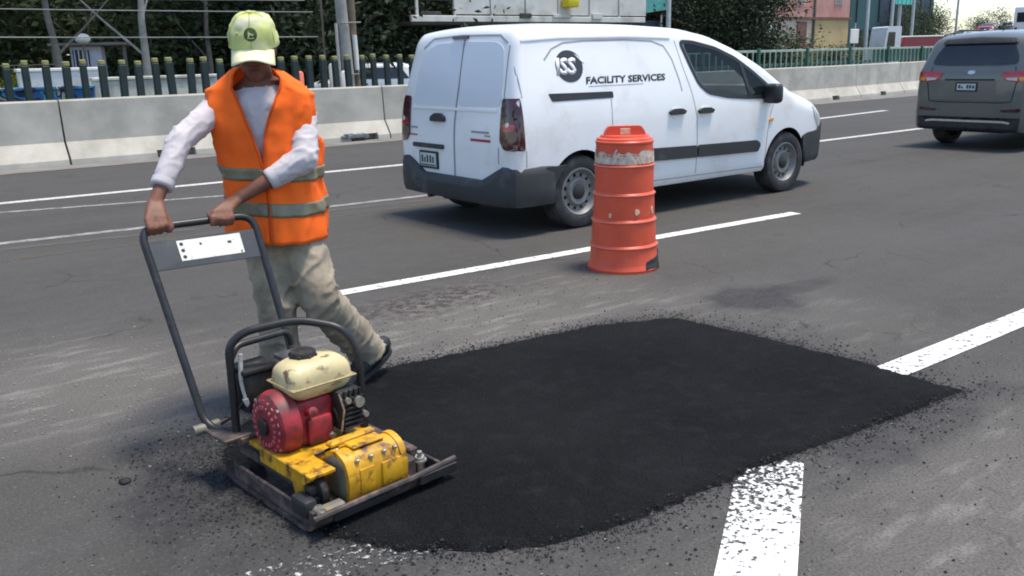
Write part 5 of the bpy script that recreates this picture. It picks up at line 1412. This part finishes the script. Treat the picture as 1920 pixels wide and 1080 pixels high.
bush(52.5, 31.0, (2.2, 1.2, 1.35), "grey-green scrub in front of the dark blue building", LEAFO, 1)
for i, (x, y, r, lb) in enumerate(((79, 44, 2.6, "dark tree right of the teal sign, by the far road"), (86, 46, 2.4, "dark tree left of the far traffic queue"), (96, 54, 2.4, "low dark tree behind the far traffic"), (112, 52, 2.6, "dark tree above the far road near the photo's right edge"), (126, 50, 3.2, "far tree at the photo's right corner"))):
    tree(x, y, r * 1.1 + .6, (r, r, r), r * 1.3, .14, lb, LEAF2, i % 3, group="trees beside the far road")

# ------------------------------------------------------------------ things behind the fence
WALLW = mat("white_wall_paint", (0.74, 0.72, 0.66), 0.85, var=0.10, vscale=1.5, dirt=((0.50, 0.46, 0.38), 2.2, .55, .8))
WALLC = mat("cream_wall_paint", (0.62, 0.61, 0.51), 0.85, var=0.12, vscale=1.8, dirt=((0.22, 0.23, 0.17), 2.2, .5, .75))
def graffiti():
    m, t, b = nodes_of("graffiti_paint", 0.8)
    v = N(t, "ShaderNodeTexCoord").outputs["Object"]
    n = N(t, "ShaderNodeTexNoise", i_Scale=2.1, i_Detail=1.5, i_Distortion=1.4); L(t, v, n.inputs["Vector"])
    cr = N(t, "ShaderNodeValToRGB"); cr.color_ramp.interpolation = 'CONSTANT'; e = cr.color_ramp.elements
    e[0].position = 0; e[0].color = (.02, .025, .05, 1); e[1].position = .42; e[1].color = (.03, .12, .27, 1)
    for p, c in ((.49, (.05, .28, .40)), (.53, (.025, .03, .06)), (.58, (.42, .40, .36)), (.61, (.30, .30, .08)), (.66, (.05, .05, .16))):
        q = e.new(p); q.color = c4(c)
    L(t, n.outputs[0], cr.inputs[0]); L(t, cr.outputs[0], b.inputs["Base Color"]); return m
def wall(name, x0, x1, y, z1, m_, label, z0=-.03, th=.18, cap=None):
    root = thing(name, label, "wall", (x0, y, 0)); mb = MB(); mb.box(((x1 - x0) / 2, th / 2, (z0 + z1) / 2), (x1 - x0, th, z1 - z0), .01, 1); mb.obj("wall_face", m_, root)
    mb = MB(); mb.box(((x1 - x0) / 2, th / 2, z1 + .03), (x1 - x0 + .04, th + .06, .06), .01, 1); mb.obj("coping", cap or m_, root); return root
wall("painted_wall", .2, 4.05, 17.9, 1.14, graffiti(), "low wall painted with blue and black graffiti, behind the fence")
wall("white_wall", 2.95, 4.45, 18.6, 1.46, WALLW, "bright white wall block above the graffiti wall")
wall("cream_wall", 4.1, 6.5, 18.1, 1.27, WALLC, "low cream wall behind the fence beside the worker's sleeve")
for i, (x, h, m_, lb) in enumerate(((7.98, 1.36, ORANGEEDGE, "short orange bollard behind the fence beside the vest's shoulder"), (8.75, 1.50, WALLC, "pale bollard behind the fence, left of the concrete pole"), (9.02, 1.34, WALLW, "white bollard behind the fence touching the concrete pole's left side"))):
    root = thing("bollard", lb, "bollard", (x, 17.6, -.03), 0, "bollards behind the fence"); mb = MB(); mb.lathe([(.09, 0), (.085, h - .04), (.06, h), (.01, h + .01)], 14); mb.obj("post", m_, root, 40)
    mb = MB(); mb.lathe([(.12, 0), (.12, .06), (.09, .08)], 14); mb.obj("foot", GUTTER, root, 40)
def kiosk():
    root = thing("kiosk", "small pale kiosk with flat roof and slatted window, behind the fence", "kiosk", (5.9, 26.2, -.03), radians(-20))
    mb = MB(); mb.box((0, 0, 1.05), (.75, .8, 2.1), .02, 1); mb.obj("wall", KIOSKW, root)
    mb = MB(); mb.box((.1, 0, 2.14), (1.9, 1.3, .07), .01, 1); mb.obj("roof", GUTTER, root)
    mb = MB(); mb.box((-.12, -.41, 1.75), (.4, .03, .5), .01, 1); wn = mb.obj("window", BLACKP, root)
    for k in range(4):
        mb = MB(); mb.box((-.27 + .10 * k, -.44, 1.75), (.03, .02, .5)); mb.obj("slat", KIOSKW, wn)
    for x in (-.75, .95):
        mb = MB(); mb.cyl((x, -.5, 0), (x, -.5, 2.10), .05, .05, 8); mb.obj("post", BARK, root)
KIOSKW = mat("lilac_white_paint", (0.48, 0.47, 0.56), 0.8, var=0.1)
kiosk()
def globe_lamp():
    root = thing("globe_lamp", "white globe lamp on a post above the kiosk roof", "lamp", (5.55, 25.0, -.03))
    mb = MB(); mb.cyl((0, 0, 0), (0, 0, 2.12), .035, .03, 10); mb.obj("post", BARK, root)
    mb = MB(); mb.sphere((0, 0, 2.26), .15, (1.25, 1.25, .85), 20, 12); mb.obj("globe", WALLW, root, 180)
globe_lamp()
POLEC = mat("pole_concrete", (0.30, 0.29, 0.26), 0.9, var=0.12, vscale=2, dirt=((0.19, 0.18, 0.16), 3, .5, .8))
POLEW = mat("weathered_pole_wood", (0.16, 0.125, 0.085), 0.9, var=0.25, vscale=4)
def utility_pole():
    root = thing("utility_pole", "leaning concrete utility pole strapped to a wooden one, between worker and van", "utility pole", (9.45, 18.2, -.03))
    mb = MB(); mb.tube([(0, 0, 0), (-.10, .02, 3.0), (-.30, .06, 9.0)], 0, 14, [.15, .125, .10]); mb.obj("concrete_pole", POLEC, root, 60)
    mb = MB(); mb.tube([(.20, .12, .0), (.19, .12, 9.0)], 0, 12, [.10, .08]); mb.obj("wooden_pole", POLEW, root, 60)
    mb = MB(); mb.tube([(.20, .0, 1.35), (.185, .01, 2.1)], .055, 10); mb.obj("white_sleeve", WALLW, root, 60)
    mb = MB(); mb.tube([(-.24, -.02, .9), (-.26, -.02, 2.35)], .035, 8); mb.obj("conduit", PALEHOSE, root, 60)
    for z in (1.25, 2.35):
        mb = MB(); mb.tube([(-.17, -.15, z), (.3, -.1, z + .02), (.32, .2, z), (-.15, .2, z), (-.17, -.15, z)], .014, 6); mb.obj("strap", BAREM, root, 60)
    mb = MB(); mb.tube([(-.42, .3, 0), (-.42, .3, 4.5)], .028, 8); mb.obj("guard_pipe", POLEW, root, 60)
utility_pole()
WIRE = mat("grey_wire", (0.30, 0.30, 0.29), 0.7, var=0.1)
for i, (z0, z1, y, x0, x1, lb) in enumerate(((2.32, 2.12, 21.0, -8, 10.1, "lowest grey cable crossing in front of the dark trees"), (2.82, 2.72, 21.2, -8, 10.1, "upper grey cable crossing in front of the dark trees"), (2.98, 3.02, 21.6, -8, 10.1, "topmost grey cable at the photo's upper left"), (1.72, 1.62, 24.5, -6, 5, "short low cable left of the kiosk"))):
    mb = MB(); pts = []
    for k in range(17):
        t = k / 16; pts.append((x0 + (x1 - x0) * t, y, z0 + (z1 - z0) * t - .12 * 4 * t * (1 - t) * .4))
    mb.tube(pts, .012 if i < 2 else .008, 6); tag(mb.obj("overhead_cable", WIRE, None, 60), lb, "cable", "overhead cables before the trees")
# simple car for the traffic far away
def far_car(name, label, x, y, z, rot, m_, Ln=4.2, hw=.85, hgt=1.45, van=False):
    root = thing(name, label, "car" if not van else "van", (x, y, z), rot, "cars queueing on the far road" if x > 50 else None)
    zt = [(0, .98), (.35, 1.0), (.6, hgt * .93), (1.0, hgt), (2.2, hgt), (2.9, 1.0), (3.6, .95), (Ln - .1, .78), (Ln, .6)] if not van else [(0, hgt * .97), (.3, hgt), (Ln - 1.2, hgt), (Ln - .5, 1.1), (Ln, .8)]
    c = Car(root, Ln, hw, zt, .25, .95, .16, lambda z: .02, m_, (.85, Ln - .85), (.34, .31), .15, .12, .08, .03)
    for f in 'RL':
        c.decal("side_window", round2([(.75, .98), (1.0, hgt * .92), (2.1, hgt * .92), (2.7, 1.0)], .05), f, DKGLASS, .006, sub=.15)
        for xx in (.85, Ln - .85): wheel(root, xx, (-1 if f == 'R' else 1) * (hw - .11), -1 if f == 'R' else 1, .31, .2, 5, CHROME)
    c.decal("rear_window", round2([(-.55, 1.02), (.55, 1.02), (.48, hgt * .9), (-.48, hgt * .9)], .05), 'B', DKGLASS, .01, sub=.15)
    for s in (-1, 1): c.decal("tail_light", round2([(s * .45, .80), (s * .72, .80), (s * .72, .92), (s * .45, .92)], .02), 'B', REDLENS, .01, sub=.15)
    ws = [(2.25, -.5), (2.25, .5), (2.8, .58), (2.8, -.58)] if not van else [(Ln - 1.15, -.6), (Ln - 1.15, .6), (Ln - .6, .65), (Ln - .6, -.65)]
    c.decal("windscreen", ws, 'T', DKGLASS, .008, sub=.15)
    return root
SILV = mat("silver_paint", (0.45, 0.46, 0.47), 0.3, 0.3, var=0.05, coat=.4)
DKBL = mat("dark_blue_paint", (0.03, 0.04, 0.07), 0.3, 0.2, var=0.05, coat=.4)
CARRED = mat("car_red_paint", (0.30, 0.022, 0.045), 0.3, 0.0, var=0.05, coat=.4)
far_car("parked_car", "white car parked beyond the fence, only its roof showing", 15.9, 24.9, -.03, radians(150), WHITE)

# raised white deck behind the van
DECK = mat("pale_deck_panel", (0.62, 0.61, 0.56), 0.8, var=0.08, vscale=.8, dirt=((0.36, 0.34, 0.29), 1.2, .5, .75))
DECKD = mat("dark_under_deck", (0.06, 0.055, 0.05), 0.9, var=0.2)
YEL = mat("yellow_box_paint", (0.70, 0.58, 0.02), 0.6, var=0.1)
TEAL = mat("teal_awning", (0.10, 0.36, 0.33), 0.7, var=0.12)
def deck():
    root = thing("elevated_deck", "raised white footbridge deck with panelled sides behind the van's roof", "footbridge", (15.9, 26, -.03))
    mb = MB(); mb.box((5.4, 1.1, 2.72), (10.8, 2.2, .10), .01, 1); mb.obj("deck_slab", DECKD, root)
    mb = MB(); mb.box((5.4, -.03, 2.86), (10.9, .12, .20), .015, 1); mb.obj("edge_beam", DECK, root)
    for k in range(7):
        x = .15 + k * 1.55
        if k == 0:
            mb = MB(); mb.box((x + .05, -.02, 3.6), (.10, .08, 1.4), .01, 1); mb.obj("panel_post", DECK, root); continue
        mb = MB(); mb.box((x + .75, -.01, 3.65), (1.46, .06, 1.28), .01, 1); mb.obj("parapet_panel", DECK, root)
        mb = MB(); mb.box((x - .01, -.03, 3.6), (.07, .10, 1.4), .01, 1); mb.obj("panel_post", DECK, root)
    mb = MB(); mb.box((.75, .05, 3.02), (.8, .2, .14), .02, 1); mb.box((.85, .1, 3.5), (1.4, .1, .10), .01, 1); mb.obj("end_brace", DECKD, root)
    for x in (3.8, 7.8, 10.2):
        mb = MB(); mb.cyl((x, .4, 0), (x, .4, 2.68), .09, .09, 12); mb.obj("column", WALLW, root, 60)
    for x, w_, h in ((4.7, .5, .16), (6.4, .8, .12), (8.2, .5, .2)):
        mb = MB(); mb.box((x, -.12, 2.98), (w_, .08, h), .01, 1); mb.obj("bracket", DECKD if x < 6 else DECK, root)
deck()
tag(MB().obj("x", WALLW) if False else None or (lambda: (lambda mb: (mb.box((0, 0, 0), (.55, .4, .5), .05, 2), mb.obj("yellow_crate", YEL, None, 35, (22.6, 25.72, 3.50)))[1])(MB()))(), "yellow crate fixed to the white deck above the van's roof", "crate")
def awning():
    root = thing("market_stall", "stall with teal awning right of the white deck, over the van's roof", "stall", (27.4, 27.0, -.03))
    mb = MB(); mb.prism([(-1.1, 3.05), (1.1, 3.3), (1.1, 4.2), (-1.1, 3.9)], -.6, .6, 'Y'); mb.obj("awning", TEAL, root)
    mb = MB(); mb.box((0, .3, 2.6), (2.6, 1.0, .6), .02, 1); mb.obj("counter_box", DKBLU, root)
    for x in (-1, 1):
        mb = MB(); mb.cyl((x, -.4, 0), (x, -.4, 3.1), .04, .04, 8); mb.obj("post", WALLW, root)
    mb = MB(); mb.box((2.3, 0, 2.85), (2.4, .5, .10), .01, 1, rot=Matrix.Rotation(radians(14), 3, 'Y')); mb.obj("red_roof_sheet", REDROOF, root)
DKBLU = mat("dark_blue_panel", (0.035, 0.05, 0.08), 0.6, var=0.2)
REDROOF = mat("faded_red_sheet", (0.20, 0.07, 0.06), 0.7, var=0.2)
awning()
GALV = mat("galvanised_pole", (0.46, 0.48, 0.47), 0.5, 0.3, var=0.1)
def lamp_post(x, y, h, r, label, arm=1.4, a=200):
    root = thing("lamp_post", label, "lamp post", (x, y, -.03), radians(a), "grey lamp posts beyond the fence")
    mb = MB(); mb.tube([(0, 0, 0), (0, 0, .5), (0, 0, h)], 0, 12, [r * 1.6, r * 1.05, r * .75]); mb.obj("pole", GALV, root, 60)
    mb = MB(); mb.tube([(0, 0, h - .1), (arm * .5, 0, h + .3), (arm, 0, h + .4)], r * .5, 8); mb.obj("arm", GALV, root, 60)
    mb = MB(); mb.box((arm + .25, 0, h + .38), (.6, .22, .12), .03, 2); mb.obj("lamp_head", GALV, root)
lamp_post(23.85, 22.0, 8.0, .085, "grey lamp post rising behind the van's roof, before the dark tree")
lamp_post(44.5, 27.0, 8.0, .10, "grey lamp post in front of the dark blue building's left part")
lamp_post(49.5, 28.5, 8.0, .10, "grey lamp post left of the red truck, before the dark blue building")
lamp_post(64.5, 35.5, 9.0, .11, "grey lamp post beside the teal sign")
lamp_post(90.0, 45.0, 9.0, .12, "dark thin lamp post over the far traffic, nearer one")
lamp_post(112.0, 46.0, 10.0, .14, "dark thin lamp post near the photo's right corner")
# buildings on the right
PINK = mat("pink_render", (0.52, 0.25, 0.21), 0.9, var=0.12, vscale=.5, dirt=((0.50, 0.34, 0.28), .7, .5, .7))
OCHRE = mat("ochre_render", (0.55, 0.40, 0.19), 0.9, var=0.1, vscale=.6, dirt=((0.40, 0.31, 0.18), .8, .5, .7))
PALEB = mat("pale_render", (0.56, 0.47, 0.37), 0.9, var=0.1, vscale=.6)
DKB = mat("slate_blue_cladding", (0.045, 0.075, 0.10), 0.7, var=0.12, vscale=.3)
DKT = mat("dark_teal_cladding", (0.04, 0.10, 0.10), 0.7, var=0.12, vscale=.3)
def pink_building():
    root = thing("pink_building", "two-storey pink building with ochre ground floor, right of the dark tree", "building", (53.5, 40, -.03))
    mb = MB(); mb.box((5.0, 3.5, 5.6), (9.9, 7, 3.6)); mb.obj("upper_storey", PINK, root)
    mb = MB(); mb.box((7.6, 3.45, 1.87), (4.6, 6.9, 3.74)); mb.obj("ground_floor", OCHRE, root)
    mb = MB(); mb.box((2.65, 3.47, 1.87), (5.2, 6.86, 3.74)); mb.obj("ground_floor", PALEB, root)
    mb = MB(); mb.box((5.0, -.04, 3.80), (10.0, .2, .16)); mb.obj("floor_band", DKBRICK, root)
    mb = MB(); mb.box((5.0, 3.5, 7.5), (10.2, 7.2, .2)); mb.obj("roof", GUTTER, root)
    mb = MB(); mb.box((5.35, -.06, 4.2), (.12, .14, 6.8)); mb.obj("downpipe", BARK, root)
    for x, z, w_, h in ((1.6, 5.4, 1.0, 1.3), (3.6, 5.4, 1.0, 1.3), (8.4, 5.4, 1.0, 1.2)):
        mb = MB(); mb.box((x, -.03, z), (w_, .08, h)); f = mb.obj("window", PALEB, root)
        mb = MB(); mb.box((x, -.08, z), (w_ - .2, .03, h - .2)); mb.obj("pane", PANEP, f)
    mb = MB(); mb.box((3.95, -.02, 1.85), (1.1, .08, 3.4)); mb.obj("brown_doorway", DKBRICK, root)
    mb = MB(); mb.box((3.2, -.5, 1.75), (1.3, .9, .5), .05, 1); mb.obj("balcony_box", DKBRICK, root)
    mb = MB(); mb.box((-.05, -.05, 3.7), (.35, .3, 7.2)); mb.obj("corner_pier", WALLW, root)
PANEP = mat("dusty_pane", (0.20, 0.15, 0.15), 0.2, var=0.2)
DKBRICK = mat("brown_brick_band", (0.19, 0.10, 0.075), 0.9, var=0.2, vscale=3)
pink_building()
wall("boundary_wall", 40.5, 56.0, 33.5, 1.55, OCHRE, "low ochre boundary wall in front of the pink building")
def blue_building():
    root = thing("cladded_building", "large dark blue and teal building right of the pink one", "building", (71.5, 45, -.03))
    mb = MB(); mb.box((2.3, 4, 4.6), (4.6, 8, 9.2)); mb.obj("teal_wing", DKT, root)
    mb = MB(); mb.box((9.2, 4, 4.6), (9.2, 8.02, 9.2)); mb.obj("blue_wing", DKB, root)
    mb = MB(); mb.box((7, 4, 9.3), (14.2, 8.4, .2)); mb.obj("roof", GUTTER, root)
    for k in range(8):
        mb = MB(); mb.box((.9 + k * 1.75, -.05, 6.4), (.06, .08, 5.2)); mb.obj("cladding_joint", DKSLATE, root)
    for x in (1.2, 3.2, 6.0, 8.4, 10.8, 12.8):
        mb = MB(); mb.box((x, -.04, 2.4), (1.5, .06, 1.5)); f = mb.obj("window", DKSLATE, root); mb = MB(); mb.box((x, -.085, 2.4), (1.3, .03, 1.3)); mb.obj("pane", DKGLASS, f)
DKSLATE = mat("dark_slate_trim", (0.025, 0.03, 0.035), 0.7, var=0.1)
blue_building()
def teal_sign():
    root = thing("teal_sign", "bright teal sign panel on a post, above the far road", "sign", (67.4, 38, -.03))
    mb = MB(); mb.cyl((0, .2, 0), (0, .2, 7.5), .14, .12, 10); mb.obj("post", GALV, root)
    mb = MB(); mb.box((0, 0, 5.9), (2.4, .2, 2.3), .03, 1); f = mb.obj("panel", BRTEAL, root)
    for k in range(4):
        mb = MB(); mb.box((-.9 + k * .6, -.12, 5.9), (.05, .03, 2.2)); mb.obj("panel_joint", TEAL, f)
BRTEAL = mat("bright_teal_panel", (0.12, 0.55, 0.46), 0.6, var=0.08)
teal_sign()
def grey_hall():
    root = thing("far_hall", "long pale hall with flat roof beyond the far traffic", "building", (101, 66, -.03))
    mb = MB(); mb.box((10, 4, 2.6), (28, 8, 5.2)); mb.obj("wall", mat("far_hall_grey", (.30, .34, .36), .9, var=.1, vscale=.3), root)
    mb = MB(); mb.box((10, 4, 5.3), (28.6, 8.6, .25)); mb.obj("roof", GUTTER, root)
    for k in range(10):
        mb = MB(); mb.box((-2.5 + k * 2.6, -.05, 3.0), (1.6, .1, 1.3)); mb.obj("window", DKGLASS, root)
grey_hall()
def truck(x, y, rot, label, cab_m, box_m):
    root = thing("box_truck", label, "truck", (x, y, -.03), rot)
    mb = MB(); mb.box((1.35, 0, 1.30), (2.0, 1.7, 1.45), .03, 1); mb.obj("cargo_box", box_m, root)
    mb = MB(); mb.box((1.35, 0, 2.06), (2.06, 1.76, .07), .02, 1); mb.obj("box_rim", WALLW, root)
    mb = MB(); mb.box((1.1, 0, .50), (2.9, .9, .14), .02, 1); mb.obj("chassis", BLACKP, root)
    mb = MB(); mb.prism(round2([(-.62, .45), (.2, .45), (.2, 2.58), (-.50, 2.58), (-.60, 1.7)], .08), -.92, .92, 'Y'); mb.obj("cab", cab_m, root)
    for s in (-1, 1):
        mb = MB(); mb.prism([(-.50, 1.6), (-.10, 1.6), (-.10, 2.3), (-.44, 2.3)], s * .925 - .01, s * .925 + .01, 'Y'); mb.obj("cab_window", DKGLASS, root)
        for xx in (-.22, 1.85): wheel(root, xx, s * .75, s, .33, .22, 8)
truck(43.3, 25.0, radians(-36), "red box truck with a white cab parked beyond the green railing", WHITE, CARRED)
def small_sign():
    root = thing("white_sign", "small white signboard on a post before the dark blue building", "sign", (45.6, 28.3, -.12))
    mb = MB(); mb.cyl((0, .05, 0), (0, .05, 3.0), .04, .04, 8); mb.obj("post", GALV, root)
    mb = MB(); mb.box((-.1, 0, 2.3), (.8, .05, .75), .02, 1); mb.obj("board", WALLW, root)
small_sign()
# road climbing away in the distance, with its queue
HR = mat("far_road_asphalt", (0.07, 0.07, 0.07), 0.9, var=0.1)
mb = MB(); ra = []; rb = []
for x, z in ((58, -.05), (66, .25), (80, 1.0), (100, 2.2), (125, 3.4), (170, 4.6), (240, 5.2), (400, 5.5)):
    ra.append((x, 22 + (x - 58) * .30, z)); rb.append((x, 40 + (x - 58) * .34, z))
a_ = mb.ring(ra); b_ = mb.ring(rb); mb.skin([b_, a_], closed=False); hr = mb.obj("far_road", HR); tag(hr, kind="structure")
for p in hr.data.polygons:
    if p.normal.z < 0: hr.data.flip_normals(); break
def hz(x): return interp([(58, -.05), (66, .25), (80, 1.0), (100, 2.2), (125, 3.4), (170, 4.6)], x)
FC = [(70, 29.0, SILV, "silver far car right above the grey SUV's roof"), (78, 32.5, DKBL, "dark far car behind the silver one above the SUV"), (84, 38, WHITE, "white far car in the queue left of the bus"), (88, 42.5, SILV, "silver far car at the queue's left side"),
      (94, 40.5, DKBL, "dark far car in the middle of the queue"), (98, 46, CARRED, "red far car in the queue by the lamp post"), (104, 44, DKBL, "dark far car far up the climbing road"), (112, 50, SILV, "small silver car far up the climbing road"),
      (120, 52, WHITE, "tiny white car near the top of the climbing road"), (106, 49.5, DKBL, "dark far car at the left kerb of the climbing road")]
for x, y, m_, lb in FC: far_car("far_car", lb, x, y, hz(x), radians(17), m_)
def bus():
    root = thing("white_bus", "white bus with dark windows at the head of the far queue", "bus", (92, 39.2, hz(95)), radians(17))
    mb = MB(); mb.box((4, 0, 1.75), (8, 2.4, 2.8), .15, 3); mb.obj("body", WHITE, root)
    mb = MB(); mb.box((-.01, 0, 2.15), (.06, 1.9, .9), .02, 1); mb.obj("rear_window", DKGLASS, root)
    for s in (-1, 1):
        for k in range(5):
            mb = MB(); mb.box((1.0 + k * 1.5, s * 1.2, 2.15), (1.3, .04, .8), .01, 1); mb.obj("side_window", DKGLASS, root)
        for x in (1.6, 6.4): wheel(root, x, s * 1.0, s, .45, .28, 8)
    for s in (-1, 1):
        mb = MB(); mb.box((-.01, s * .95, 1.1), (.06, .25, .3), .02, 1); mb.obj("tail_light", REDLENS, root)
bus()
